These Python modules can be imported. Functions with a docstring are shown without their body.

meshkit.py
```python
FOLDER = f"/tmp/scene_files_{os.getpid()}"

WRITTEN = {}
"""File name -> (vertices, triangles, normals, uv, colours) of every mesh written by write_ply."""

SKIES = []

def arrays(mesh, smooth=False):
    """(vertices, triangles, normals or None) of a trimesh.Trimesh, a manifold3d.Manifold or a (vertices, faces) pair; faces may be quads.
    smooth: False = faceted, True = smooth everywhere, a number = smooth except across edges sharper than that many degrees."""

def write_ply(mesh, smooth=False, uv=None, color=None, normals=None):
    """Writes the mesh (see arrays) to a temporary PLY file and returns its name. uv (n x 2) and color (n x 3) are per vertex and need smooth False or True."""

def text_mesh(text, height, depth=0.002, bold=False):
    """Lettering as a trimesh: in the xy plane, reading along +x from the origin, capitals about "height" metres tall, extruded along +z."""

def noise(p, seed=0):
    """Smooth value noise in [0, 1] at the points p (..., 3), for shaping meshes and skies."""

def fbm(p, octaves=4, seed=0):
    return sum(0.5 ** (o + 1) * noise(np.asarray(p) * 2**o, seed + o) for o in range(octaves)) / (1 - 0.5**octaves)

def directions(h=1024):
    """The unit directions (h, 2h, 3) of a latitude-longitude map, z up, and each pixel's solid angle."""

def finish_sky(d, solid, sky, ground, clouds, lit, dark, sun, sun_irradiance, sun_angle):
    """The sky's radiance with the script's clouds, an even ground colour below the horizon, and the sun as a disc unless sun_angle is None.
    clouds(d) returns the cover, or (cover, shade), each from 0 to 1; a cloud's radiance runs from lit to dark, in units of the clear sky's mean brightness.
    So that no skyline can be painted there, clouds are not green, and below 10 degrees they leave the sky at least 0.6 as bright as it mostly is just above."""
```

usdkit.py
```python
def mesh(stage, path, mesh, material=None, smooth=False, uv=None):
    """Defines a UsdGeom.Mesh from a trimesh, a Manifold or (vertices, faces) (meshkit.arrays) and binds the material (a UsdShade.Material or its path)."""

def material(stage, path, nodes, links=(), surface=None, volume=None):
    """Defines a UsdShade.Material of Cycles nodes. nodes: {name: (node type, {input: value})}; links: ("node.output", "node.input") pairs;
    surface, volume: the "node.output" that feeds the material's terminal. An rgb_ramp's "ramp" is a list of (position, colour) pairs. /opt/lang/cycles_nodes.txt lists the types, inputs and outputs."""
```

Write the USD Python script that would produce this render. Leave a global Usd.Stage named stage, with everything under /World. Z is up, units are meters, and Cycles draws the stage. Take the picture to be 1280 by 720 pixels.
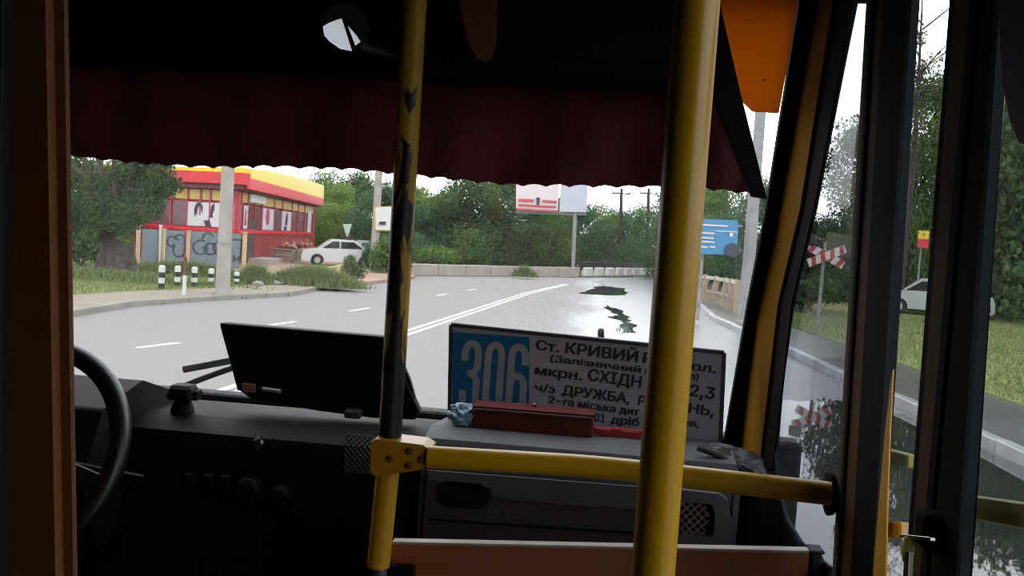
import math, random, sys
import numpy as np, trimesh, usdkit, meshkit
from math import sin, cos, pi, radians, sqrt
from shapely.geometry import Polygon, LineString, Point, box as sbox
from shapely.ops import unary_union
from pxr import Usd, UsdGeom, UsdLux, UsdShade, Gf, Sdf

stage = Usd.Stage.CreateInMemory()
UsdGeom.SetStageUpAxis(stage, 'Z')
UsdGeom.Xform.Define(stage, '/World')
rng = np.random.default_rng(7)

# ------------------------------------------------------------------ camera (x right across the bus, y along the bus, z up, road at z = 0)
F = 1050.0
EYE = np.array([0, 0, 2.05])
YAW, PITCH, ROLL = map(radians, (5.6, 3.16, 3.6))
FW = np.array([-sin(YAW) * cos(PITCH), cos(YAW) * cos(PITCH), -sin(PITCH)])
_r0 = np.array([cos(YAW), sin(YAW), 0]); _u0 = np.cross(_r0, FW)
RT = _r0 * cos(ROLL) + _u0 * sin(ROLL)
UP = _u0 * cos(ROLL) - _r0 * sin(ROLL)
cam = UsdGeom.Camera.Define(stage, '/World/camera')
cam.CreateHorizontalApertureAttr(36.0); cam.CreateVerticalApertureAttr(20.25)
cam.CreateFocalLengthAttr(36.0 * F / 1280)
cam.CreateClippingRangeAttr(Gf.Vec2f(0.02, 2000))
m4 = np.eye(4); m4[0, :3] = RT; m4[1, :3] = UP; m4[2, :3] = -FW; m4[3, :3] = EYE
cam.AddTransformOp().Set(Gf.Matrix4d(*m4.ravel().tolist()))
EXPOSURE = 0.0
cam.CreateExposureAttr(EXPOSURE)
# ------------------------------------------------------------------ overcast daylight
dome = UsdLux.DomeLight.Define(stage, '/World/sky')
dome.CreateIntensityAttr(1.10); dome.CreateColorAttr(Gf.Vec3f(0.97, 0.985, 1.02))

# ------------------------------------------------------------------ where things stand, measured from the photograph
def ray(px, py): return FW + RT * (px - 640) / F + UP * (360 - py) / F
def on(ax, v, px, py):
    d = ray(px, py); return EYE + d * (v - EYE[ax]) / d[ax]
def onx(v, px, py): return on(0, v, px, py)
def ony(v, px, py): return on(1, v, px, py)
def onz(px, py, z=0.0): return on(2, z, px, py)
def dep(px, py, D): return EYE + ray(px, py) * D
def depth_of(p): return float((np.asarray(p) - EYE) @ FW)
def A(*v): return np.array(v, float)
def unit(v): v = np.asarray(v, float); return v / np.linalg.norm(v)

# ------------------------------------------------------------------ scene writing
_used = {}
def numbered(parent, name):
    k = (parent, name); n = _used.get(k, 0); _used[k] = n + 1
    return f'{parent}/{name}' if n == 0 else f'{parent}/{name}_{n:03d}'
_loc = {}
def tag(prim, label=None, cat=None, group=None, kind=None):
    for k, v in (('label', label), ('category', cat), ('group', group), ('kind', kind)):
        if v: prim.SetCustomDataByKey(k, v)
    return prim
def thing(name, label, cat, loc, group=None, kind=None):
    path = numbered('/World', name); x = UsdGeom.Xform.Define(stage, path)
    loc = np.asarray(loc, float); x.AddTranslateOp().Set(Gf.Vec3d(*loc.tolist())); _loc[path] = loc
    tag(x.GetPrim(), label, cat, group, kind); return path
def part(parent, name, mesh, mat, smooth=False, label=None, kind=None):
    path = numbered(parent, name)
    v, f = (np.asarray(mesh.vertices), np.asarray(mesh.faces)) if hasattr(mesh, 'vertices') else mesh
    base = parent
    while base not in _loc and base.count('/') > 1: base = base.rsplit('/', 1)[0]
    m = usdkit.mesh(stage, path, (v - _loc.get(base, np.zeros(3)), f), mat, smooth=smooth)
    tag(m.GetPrim(), label, None, None, kind); return path
def solo(name, mesh, mat, label=None, cat=None, group=None, kind=None, smooth=False):
    path = numbered('/World', name)
    m = usdkit.mesh(stage, path, mesh, mat, smooth=smooth); tag(m.GetPrim(), label, cat, group, kind); return path
def struct(name, mesh, mat, smooth=False, label=None): return solo(name, mesh, mat, label, None, None, 'structure', smooth)
def copy(src, loc, rz=0, scale=1.0, label=None, cat=None, group=None):
    name = src.rsplit('/', 1)[1]
    path = numbered('/World', name); x = UsdGeom.Xform.Define(stage, path)
    x.AddTranslateOp().Set(Gf.Vec3d(*map(float, loc))); x.AddRotateZOp().Set(float(rz))
    s = (scale,) * 3 if np.ndim(scale) == 0 else scale
    x.AddScaleOp().Set(Gf.Vec3f(*map(float, s)))
    p = x.GetPrim(); p.GetReferences().AddInternalReference(src); p.SetInstanceable(True)
    x.SetXformOpOrder([o for o in x.GetOrderedXformOps()])
    was = stage.GetPrimAtPath(src).GetCustomData()
    tag(p, label or was.get('label'), cat or was.get('category'), group or was.get('group')); return path

# ------------------------------------------------------------------ shapes
def cat(*ms): return trimesh.util.concatenate([m for m in ms if m is not None])
def hullbox(size, b=None):
    sx, sy, sz = np.asarray(size, float) / 2
    b = min(sx, sy, sz) * .3 if b is None else min(b, .9 * min(sx, sy, sz))
    pts = [(x * (sx - (i != 0) * b), y * (sy - (i != 1) * b), z * (sz - (i != 2) * b)) for x in (-1, 1) for y in (-1, 1) for z in (-1, 1) for i in range(3)]
    return trimesh.convex.convex_hull(np.array(pts))
def bx(c, size, b=None, rz=0):
    m = hullbox(size, b)
    if rz: m.apply_transform(trimesh.transformations.rotation_matrix(rz, [0, 0, 1]))
    m.apply_translation(c); return m
def frame(o, ex, ey):
    T = np.eye(4); ex = unit(ex); n = unit(np.cross(ex, ey)); ey = np.cross(n, ex)
    T[:3, 0], T[:3, 1], T[:3, 2], T[:3, 3] = ex, ey, n, o; return T
def beam(p0, p1, w, h, up=(0, 0, 1), b=None):
    p0, p1 = np.asarray(p0, float), np.asarray(p1, float); d = p1 - p0; L = np.linalg.norm(d)
    m = hullbox((L, w, h), b); side = np.cross(up, d)
    if np.linalg.norm(side) < 1e-6: side = np.cross((1, 0, 0), d)
    T = frame((p0 + p1) / 2, d, side); m.apply_transform(T); return m
def tube(pts, r, n=16, cap=True):
    pts = np.asarray(pts, float); k = len(pts); rr = np.full(k, r) if np.ndim(r) == 0 else np.asarray(r, float)
    tan = np.gradient(pts, axis=0); tan /= np.linalg.norm(tan, axis=1)[:, None]
    a = np.cross(tan[0], (0, 0, 1) if abs(tan[0][2]) < .9 else (1, 0, 0)); a = unit(a); V = []
    for i in range(k):
        a = a - tan[i] * (a @ tan[i]); a = unit(a); b = np.cross(tan[i], a)
        t = np.arange(n) * 2 * pi / n
        V.append(pts[i] + rr[i] * (np.cos(t)[:, None] * a + np.sin(t)[:, None] * b))
    V = np.vstack(V); Fc = []
    for i in range(k - 1):
        for j in range(n):
            p, q = i * n + j, i * n + (j + 1) % n
            Fc += [(p, q, q + n), (p, q + n, p + n)]
    if cap:
        V = np.vstack([V, pts[0], pts[-1]]); c0, c1 = len(V) - 2, len(V) - 1
        for j in range(n):
            Fc += [(c0, (j + 1) % n, j), (c1, (k - 1) * n + j, (k - 1) * n + (j + 1) % n)]
    return trimesh.Trimesh(V, np.array(Fc), process=False)
def bend(pts, r=.05, n=6):
    """A polyline with its corners rounded."""
    pts = [np.asarray(p, float) for p in pts]; out = [pts[0]]
    for a, b, c in zip(pts, pts[1:], pts[2:]):
        u, v = unit(a - b), unit(c - b)
        s = min(r, .45 * np.linalg.norm(a - b), .45 * np.linalg.norm(c - b))
        for t in np.linspace(0, 1, n): out.append((1 - t) ** 2 * (b + u * s) + 2 * t * (1 - t) * b + t * t * (b + v * s))
    return np.array(out + [pts[-1]])
def lathe(profile, o, axis=(0, 0, 1), n=24):
    """profile: (radius, height) pairs turned about the axis at o."""
    m = trimesh.creation.revolve(np.array(profile, float), sections=n)
    ax = unit(axis); ex = unit(np.cross((0, 1, 0) if abs(ax[1]) < .9 else (1, 0, 0), ax))
    T = np.eye(4); T[:3, 0], T[:3, 1], T[:3, 2], T[:3, 3] = ex, np.cross(ax, ex), ax, o
    m.apply_transform(T); return m
def extr(shape, o, ex, ey, t):
    """A flat shapely shape in the frame (o, ex, ey), t thick along ex x ey (negative: the other way)."""
    geoms = [g for g in getattr(shape, 'geoms', [shape]) if g.area > 1e-10]
    ms = []
    for g in geoms:
        m = trimesh.creation.extrude_polygon(g, abs(t), engine='earcut')
        if t < 0: m.apply_translation((0, 0, t))
        ms.append(m)
    m = cat(*ms); m.apply_transform(frame(o, ex, ey)); return m
def slab(pts, t, holes=()):
    """A plate from coplanar 3-D corners, t thick towards the viewer's side given by the sign along its normal (computed so that + is towards the eye)."""
    pts = [np.asarray(p, float) for p in pts]; o = pts[0]
    n = np.zeros(3)
    for a, b in zip(pts, pts[1:] + pts[:1]): n += np.cross(a - o, b - o)
    n = unit(n)
    if n @ (EYE - o) < 0: n = -n
    ex = unit(pts[1] - o); ey = np.cross(n, ex)
    q = lambda ps: [((p - o) @ ex, (p - o) @ ey) for p in ps]
    g = Polygon(q(pts), [q(h) for h in holes]).buffer(0)
    return extr(g, o, ex, ey, t)
def text_on(txt, p0, p1, h, n_towards, mirror=False, depth=.0008, bold=True):
    m = meshkit.text_mesh(txt, h, depth, bold)
    m = cat(*[m.copy().apply_translation((q * h, 0, i * 2e-5)) for i, q in enumerate((-.022, 0, .022))])
    p0, p1 = np.asarray(p0, float), np.asarray(p1, float)
    b = m.bounds; L = np.linalg.norm(p1 - p0)
    m.apply_translation((-b[0][0], 0, 0)); m.apply_scale((L / (b[1][0] - b[0][0]), 1, 1))
    ex = unit(p1 - p0); ey = np.cross(n_towards, ex)
    m.apply_transform(frame(p0, ex, ey)); return m

# ------------------------------------------------------------------ materials
ALBEDO = .54                                     # picture colour to reflectance under this sky
def lin(c): 
    c = np.asarray(c, float) / 255; return ALBEDO * np.where(c < .04045, c / 12.92, ((c + .055) / 1.055) ** 2.4)
_m = {}
def pm(name, col, rough=.6, var=.18, scale=6.0, metallic=0.0, bump=0.0, bscale=60.0, spec=.5, coat=0.0, raw=False, sheen=0.0, detail=4):
    """Principled material whose colour drifts a little with noise. col: sRGB 0-255."""
    if name in _m: return _m[name]
    c = np.asarray(col, float) if raw else lin(col)
    n = {'tc': ('texture_coordinate', {}), 'no': ('noise_texture', {'scale': scale, 'detail': detail}),
         'ra': ('rgb_ramp', {'ramp': [(.3, tuple(c * (1 - var))), (.7, tuple(np.minimum(c * (1 + var), 1)))]}),
         'p': ('principled_bsdf', {'roughness': rough, 'metallic': metallic, 'specular_ior_level': spec, 'coat_weight': coat, 'sheen_weight': sheen})}
    l = [('tc.object', 'no.vector'), ('no.fac', 'ra.fac'), ('ra.color', 'p.base_color')]
    if bump:
        n['bn'] = ('noise_texture', {'scale': bscale, 'detail': 4}); n['bu'] = ('bump', {'strength': bump, 'distance': .01})
        l += [('tc.object', 'bn.vector'), ('bn.fac', 'bu.height'), ('bu.normal', 'p.normal')]
    _m[name] = usdkit.material(stage, '/World/Looks/' + name, n, l, surface='p.BSDF'); return _m[name]

def leafmat(name, dark, light, trans=.35):
    a, b = lin(dark), lin(light)
    n = {'g': ('geometry', {}), 'tc': ('texture_coordinate', {}), 'no': ('noise_texture', {'scale': .55, 'detail': 3}),
         'ad': ('math', {'math_type': 'multiply_add', 'value2': .45, 'value3': 0.0}), 'ad2': ('math', {'math_type': 'multiply_add', 'value2': .75, 'value3': 0.0}),
         'ra': ('rgb_ramp', {'ramp': [(.2, tuple(a)), (.9, tuple(b))]}),  # wide ramp puts lit and shaded clumps into the leaf colour
         'p': ('principled_bsdf', {'roughness': .55, 'specular_ior_level': .3}), 't': ('translucent_bsdf', {}), 'm': ('mix_closure', {'fac': trans})}
    l = [('g.random_per_island', 'ad.value1'), ('tc.object', 'no.vector'), ('no.fac', 'ad2.value1'), ('ad.value', 'ad2.value3'), ('ad2.value', 'ra.fac'),
         ('ra.color', 'p.base_color'), ('ra.color', 't.color'), ('p.BSDF', 'm.closure1'), ('t.BSDF', 'm.closure2')]
    _m[name] = usdkit.material(stage, '/World/Looks/' + name, n, l, surface='m.closure'); return _m[name]

def glass(name, tint=(1, 1, 1), dirt=0.0, dirtcol=(.5, .52, .55), rough=0.0, k=.42):
    n = {'t': ('transparent_bsdf', {'color': tint}), 'g': ('glossy_bsdf', {'color': (1, 1, 1), 'roughness': rough}), 'lw': ('layer_weight', {'blend': .5}), 'pw': ('math', {'math_type': 'power', 'value2': 4.5}), 'f': ('math', {'math_type': 'multiply_add', 'value2': k, 'value3': .035}),
         'm': ('mix_closure', {})}
    l = [('lw.facing', 'pw.value1'), ('pw.value', 'f.value1'), ('f.value', 'm.fac'), ('t.BSDF', 'm.closure1'), ('g.BSDF', 'm.closure2')]
    out = 'm.closure'
    if dirt:
        n |= {'d': ('diffuse_bsdf', {'color': dirtcol}), 'tl': ('translucent_bsdf', {'color': dirtcol}), 'dm': ('mix_closure', {'fac': .6}), 'tc': ('texture_coordinate', {}), 'no': ('noise_texture', {'scale': 3.0, 'detail': 5}),
              'mr': ('map_range', {'from_min': .3, 'from_max': .75, 'to_min': dirt * .6, 'to_max': dirt * 1.5}), 'm2': ('mix_closure', {})}
        l += [('d.BSDF', 'dm.closure1'), ('tl.BSDF', 'dm.closure2'), ('tc.object', 'no.vector'), ('no.fac', 'mr.value'), ('mr.result', 'm2.fac'), ('m.closure', 'm2.closure1'), ('dm.closure', 'm2.closure2')]
        out = 'm2.closure'
    _m[name] = usdkit.material(stage, '/World/Looks/' + name, n, l, surface=out); return _m[name]

def worn(name, paint, under, lo, hi, scale=(14, 14, 5), rough=.35):
    """Paint with chips down to what is under it."""
    n = {'tc': ('texture_coordinate', {}), 'mp': ('mapping', {'scale': scale}), 'no': ('noise_texture', {'scale': 1.0, 'detail': 5, 'distortion': .6}),
         'ra': ('rgb_ramp', {'ramp': [(0, tuple(lin(under))), (lo, tuple(lin(under))), (hi, tuple(lin(paint))), (1, tuple(lin(paint)))]}),
         'bu': ('bump', {'strength': .25, 'distance': .002}), 'p': ('principled_bsdf', {'roughness': rough})}
    l = [('tc.object', 'mp.vector'), ('mp.vector', 'no.vector'), ('no.fac', 'ra.fac'), ('ra.color', 'p.base_color'), ('no.fac', 'bu.height'), ('bu.normal', 'p.normal')]
    _m[name] = usdkit.material(stage, '/World/Looks/' + name, n, l, surface='p.BSDF'); return _m[name]

def board(name, a, b, scale=(2, 2, 40), rough=.55):
    n = {'tc': ('texture_coordinate', {}), 'mp': ('mapping', {'scale': scale}), 'no': ('noise_texture', {'scale': 1.0, 'detail': 6, 'distortion': .5}),
         'ra': ('rgb_ramp', {'ramp': [(.25, tuple(lin(a))), (.75, tuple(lin(b)))]}), 'p': ('principled_bsdf', {'roughness': rough})}
    l = [('tc.object', 'mp.vector'), ('mp.vector', 'no.vector'), ('no.fac', 'ra.fac'), ('ra.color', 'p.base_color')]
    _m[name] = usdkit.material(stage, '/World/Looks/' + name, n, l, surface='p.BSDF'); return _m[name]

def road_material():
    """Worn asphalt: dry and pale on the crown and the far lanes, soaked and shining on the lane the bus is in."""
    n = {'g': ('geometry', {}), 'xyz': ('separate_xyz', {}),
         'no': ('noise_texture', {'scale': .35, 'detail': 6, 'roughness': .6}), 'mp': ('mapping', {'scale': (1.0, .22, 1)}),
         'fine': ('noise_texture', {'scale': 9.0, 'detail': 6, 'roughness': .7}), 'grit': ('noise_texture', {'scale': 220.0, 'detail': 2}),
         'dry': ('rgb_ramp', {'ramp': [(.3, tuple(lin((150, 145, 145)))), (.7, tuple(lin((166, 161, 160))))]}),
         'wetc': ('rgb_ramp', {'ramp': [(.3, tuple(lin((96, 96, 100)))), (.7, tuple(lin((128, 128, 132))))]}),
         'wx': ('math', {'math_type': 'multiply_add', 'value2': .55, 'value3': .75}),      # x*0.55+0.4
         'wn': ('math', {'math_type': 'multiply_add', 'value2': 3.2, 'value3': -1.6}),
         'ws': ('math', {'math_type': 'add', 'use_clamp': True}),
         'mix': ('mix_color', {}), 'rr': ('map_range', {'clamp': True, 'from_min': 0., 'from_max': 1., 'to_min': .9, 'to_max': .24}),
         'sp': ('map_range', {'clamp': True, 'from_min': 0., 'from_max': 1., 'to_min': .06, 'to_max': 1.1}), 'bu': ('bump', {'strength': .12, 'distance': .01}), 'p': ('principled_bsdf', {})}
    l = [('g.position', 'xyz.vector'), ('g.position', 'mp.vector'), ('mp.vector', 'no.vector'), ('g.position', 'fine.vector'), ('g.position', 'grit.vector'),
         ('fine.fac', 'dry.fac'), ('fine.fac', 'wetc.fac'), ('xyz.x', 'wx.value1'), ('no.fac', 'wn.value1'), ('wx.value', 'ws.value1'), ('wn.value', 'ws.value2'),
         ('ws.value', 'mix.fac'), ('dry.color', 'mix.a'), ('wetc.color', 'mix.b'), ('mix.result', 'p.base_color'), ('ws.value', 'rr.value'), ('rr.result', 'p.roughness'),
         ('grit.fac', 'bu.height'), ('bu.normal', 'p.normal'), ('ws.value', 'sp.value'), ('sp.result', 'p.specular_ior_level')]
    return usdkit.material(stage, '/World/Looks/asphalt', n, l, surface='p.BSDF')

def water_material():
    n = {'g': ('geometry', {}), 'no': ('noise_texture', {'scale': 5.0, 'detail': 2}), 'bu': ('bump', {'strength': .03, 'distance': .01}),
         'p': ('principled_bsdf', {'base_color': tuple(lin((40, 42, 42))), 'roughness': .02, 'ior': 1.45, 'specular_ior_level': .7})}
    l = [('g.position', 'no.vector'), ('no.fac', 'bu.height'), ('bu.normal', 'p.normal')]
    return usdkit.material(stage, '/World/Looks/rain_water', n, l, surface='p.BSDF')

def ground_material(name, cols, scale=.6):
    n = {'g': ('geometry', {}), 'no': ('noise_texture', {'scale': scale, 'detail': 7, 'roughness': .65}), 'ra': ('rgb_ramp', {'ramp': [(x, tuple(lin(c))) for x, c in cols]}),
         'fi': ('noise_texture', {'scale': 40.0, 'detail': 3}), 'bu': ('bump', {'strength': .5, 'distance': .03}), 'p': ('principled_bsdf', {'roughness': .95, 'specular_ior_level': .03})}
    l = [('g.position', 'no.vector'), ('no.fac', 'ra.fac'), ('ra.color', 'p.base_color'), ('g.position', 'fi.vector'), ('fi.fac', 'bu.height'), ('bu.normal', 'p.normal')]
    _m[name] = usdkit.material(stage, '/World/Looks/' + name, n, l, surface='p.BSDF'); return _m[name]

ASPHALT, WATER = road_material(), water_material()
LAWN = ground_material('lawn', [(.3, (122, 130, 78)), (.5, (146, 152, 96)), (.7, (164, 164, 112))])
SOIL = ground_material('soil', [(.3, (120, 116, 92)), (.6, (158, 150, 134))])
PATH = ground_material('path_dirt', [(.3, (146, 138, 124)), (.55, (170, 160, 148)), (.75, (140, 140, 106))])
PAVE = pm('wet_pavement', (96, 98, 100), .22, .3, 1.2)
KERB = pm('kerb_concrete', (160, 156, 148), .9, .2, 3, spec=.1)
CONC = pm('concrete', (186, 178, 168), .9, .15, 3, bump=.2, spec=.1)
CONCGREY = pm('concrete_grey', (150, 152, 152), .7, .2, 4)
LINEP = pm('line_paint', (236, 234, 232), .8, .06, 10, spec=.1)
WHITE = pm('white_paint', (232, 232, 226), .5, .08, 5)
BLACKP = pm('black_paint', (24, 25, 26), .5, .2, 8)
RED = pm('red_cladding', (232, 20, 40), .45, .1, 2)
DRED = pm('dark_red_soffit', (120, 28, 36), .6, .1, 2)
REDW = pm('red_wall', (196, 52, 74), .5, .12, 2)
YEL = pm('yellow_cladding', (255, 226, 0), .4, .05, 2)
YELP = pm('yellow_panel', (226, 190, 90), .4, .12, 3)
MAUVE = pm('mauve_window_film', (126, 84, 92), .22, .1, 2)
POSTER = pm('poster_print', (238, 226, 240), .4, .05, 3)
POSTERD = pm('poster_dark_print', (52, 40, 56), .5, .2, 8)
POSTERR = pm('poster_red_print', (196, 50, 70), .5, .2, 8)
STEELG = pm('grey_sheet_metal', (128, 142, 152), .5, .08, 2)
GRAF = pm('graffiti_paint', (48, 62, 72), .6, .15, 10)
CREAM = pm('cream_post_paint', (226, 196, 150), .6, .12, 5)
WOODW = pm('weathered_wood', (168, 150, 130), .8, .2, 8)
BARK = pm('bark', (84, 72, 64), .9, .5, 5, bump=.6, bscale=18)
BARKD = pm('dark_bark', (58, 50, 42), .9, .3, 6)
SIGNBLUE = pm('sign_blue', (44, 132, 184), .4, .06, 4)
TARMACD = pm('heap_soil', (150, 140, 120), .9, .3, 4)
CARW = pm('car_white_paint', (235, 235, 235), .2, .03, 3, coat=.5)
CARD = pm('car_dark_paint', (44, 48, 66), .2, .1, 3, coat=.5)
CARG = pm('car_grey_paint', (188, 192, 190), .3, .06, 3, coat=.5)
CGLASS = pm('car_window_glass', (30, 34, 40), .08, .1, 3)
TYRE = pm('tyre_rubber', (30, 30, 30), .8, .1, 6)
LAMPR = pm('tail_lamp_red', (170, 20, 24), .2, .1, 3)
L_DARK = leafmat('leaves_dark', (44, 74, 34), (120, 156, 70))
L_MID = leafmat('leaves_mid', (62, 98, 36), (156, 190, 80))
L_LIGHT = leafmat('leaves_light', (96, 132, 46), (196, 222, 104))
L_DUSK = leafmat('leaves_blue_green', (52, 92, 58), (118, 164, 104))
GRASSM = leafmat('grass_blades', (112, 132, 72), (172, 182, 118), .25)

# ================================================================== THE GROUND OUTSIDE
ZV = 0.11                                        # height of the verges above the road
kl_px = [(75, 398), (160, 383.5), (250, 376.5), (360, 370.5), (430, 355), (480, 347.5), (508, 344.5)]
KLw = [onz(*p)[:2] for p in kl_px]
d0 = KLw[0] - KLw[1]; KLw = [KLw[0] + unit(d0) * 30] + KLw
wall_px = [(508, 344.5), (575, 345), (645, 345.5), (722, 346.5)]
WLw = [onz(*p)[:2] for p in wall_px]
rail_px = [(724, 346.5), (770, 346), (816, 345)]
RLw = [onz(*p)[:2] for p in rail_px]
farR = [np.array([9, 80.]), np.array([18, 96.]), np.array([45, 118.])]
KRw = [np.array(p, float) for p in [(4.6, -20), (4.7, 4), (4.75, 9.7), (4.42, 15.2), (4.3, 18.8), (3.75, 26.5), (4.1, 33), (6.5, 45), (12, 58), (24, 72), (52, 96)]]
left_edge = KLw + WLw[1:] + RLw + farR
ground_poly = sbox(-160, -40, 160, 260)
struct('ground', extr(ground_poly, (0, 0, -.35), (1, 0, 0), (0, 1, 0), .2), SOIL)
road_poly = Polygon([tuple(p) for p in left_edge] + [tuple(p) for p in KRw[::-1]]).buffer(.3)
struct('road', extr(road_poly, (0, 0, -.15), (1, 0, 0), (0, 1, 0), .15), ASPHALT)
left_verge = Polygon([tuple(p) for p in left_edge] + [(45, 250), (-155, 250), (-155, -38), (-45, -38)]).buffer(0)
KR_off = LineString([tuple(p) for p in KRw])
right_all = Polygon([tuple(p) for p in KRw] + [(155, 110), (155, -38), (4.6, -38)]).buffer(0)
pavement_strip = KR_off.buffer(1.75, single_sided=False).intersection(right_all)
lawn_right = right_all.difference(KR_off.buffer(1.75))
def grown(poly, zfun, mat, name, step=2.0, skirt=.3):
    """A gently uneven verge: the polygon gridded, with height from zfun."""
    m = trimesh.creation.extrude_polygon(poly, .01, engine='earcut')
    return m
struct('lawn', extr(left_verge, (0, 0, -.15), (1, 0, 0), (0, 1, 0), .15 + ZV), LAWN)
struct('lawn', extr(lawn_right, (0, 0, -.15), (1, 0, 0), (0, 1, 0), .15 + ZV + .04), LAWN)
struct('pavement', extr(pavement_strip, (0, 0, -.15), (1, 0, 0), (0, 1, 0), .15 + ZV + .01), PAVE)
# bare earth path beside the left kerb and the earth yard by the shop
lp = LineString([tuple(p) for p in KLw[:6]])
dirt = lp.buffer(1.9).intersection(left_verge)
struct('pavement', extr(dirt, (0, 0, 0), (1, 0, 0), (0, 1, 0), ZV + .012), PATH)
yard = Polygon([tuple(onz(*p, ZV)[:2]) for p in [(310, 345), (330, 352), (365, 357), (440, 352), (505, 345), (505, 336), (480, 326), (440, 322), (380, 318), (300, 321)]]).buffer(.5)
struct('pavement', extr(yard, (0, 0, 0), (1, 0, 0), (0, 1, 0), ZV + .02), pm('yard_dirt', (180, 154, 136), .95, .15, .8, spec=.03))
# kerb stones
def kerb_line(name, label, pts, L, w, h, mat, lo, hi, n_stuff=None):
    path = thing(name, label, 'kerb', (pts[0][0], pts[0][1], 0))
    ls = LineString([tuple(p) for p in pts]); s = lo; rest = []
    r = random.Random(3)
    while s + L < min(hi, ls.length):
        a, b = ls.interpolate(s), ls.interpolate(s + L - .02)
        hh = h + r.uniform(-.008, .008)
        m = beam((a.x, a.y, hh / 2 - .02), (b.x, b.y, hh / 2 - .02), w, hh + .04, b=.015)
        part(path, 'kerbstone', m, mat); s += L
    return path
l1 = LineString([tuple(p) for p in KLw])
kerb_line('kerb', 'pale kerbstone row beside the earth path across the road', KLw, 1.0, .16, ZV + .03, KERB, 29.0, 29 + 22)
kerb_line('kerb', 'wet grey kerbstone row along the pavement by the bus door', KRw, 1.0, .16, ZV + .04, pm('kerb_wet', (168, 170, 172), .25, .25, 2), 22.0, 22 + 32)

# lane markings
def dash(p, q, w=.13, z=.004):
    a, b = onz(*p), onz(*q); d = unit((b - a)[:2]); nrm = np.array([-d[1], d[0]])
    c = [a[:2] + nrm * w / 2, b[:2] + nrm * w / 2, b[:2] - nrm * w / 2, a[:2] - nrm * w / 2]
    return extr(Polygon(c), (0, 0, 0.001), (1, 0, 0), (0, 1, 0), z)
for p, q in [((172, 435), (223, 428.5)), ((338, 406.5), (369, 402)), ((437, 389), (461, 385)), ((492, 378.5), (509, 376)), ((546, 369.5), (558, 367.5)), ((585, 363), (594, 361.6))]:
    struct('lane_marking', dash(p, q), LINEP)
sl0, sl1 = onz(500, 419), onz(660, 366.5)
for off in (-.11, .11):
    d = unit((sl1 - sl0)[:2]); nr = np.array([-d[1], d[0]])
    pts = [sl0[:2] - d * 14, sl0[:2], sl1[:2], sl1[:2] + np.array([1.2, 10.])]
    ls = LineString([tuple(p + nr * off) for p in pts]).buffer(.06, cap_style=2)
    struct('lane_marking', extr(ls, (0, 0, .001), (1, 0, 0), (0, 1, 0), .004), LINEP)

# standing rain water
def puddle(label, px, seed, z=.006, rough=.35):
    base = Polygon([tuple(onz(*p)[:2]) for p in px]) if px and len(px[0]) == 2 else Polygon([p[:2] for p in px])
    ring = base.exterior; n = max(60, int(ring.length / .15)); out = []
    for k in range(n):
        p = ring.interpolate(k / n, normalized=True); t = np.array([p.x, p.y, 0])
        out.append((p.x + rough * (meshkit.fbm(t * A(1.2, .6, 1), 4, seed) - .5) * 2, p.y + rough * 3 * (meshkit.fbm(t * A(1.2, .6, 1), 4, seed + 9) - .5) * 2))
    g = Polygon(out).buffer(0)
    solo('puddle', extr(g, (0, 0, .001), (1, 0, 0), (0, 1, 0), z), WATER, label, 'puddle', None, 'structure')
W3 = lambda *ps: [(x, y, 0) for x, y in ps]
puddle('long rain puddle along the kerb beside the bus door', W3((1.4, 2.5), (4.5, 2.5), (4.6, 9), (4.3, 12), (3.4, 13), (2.2, 11), (1.3, 7)), 3)
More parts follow.
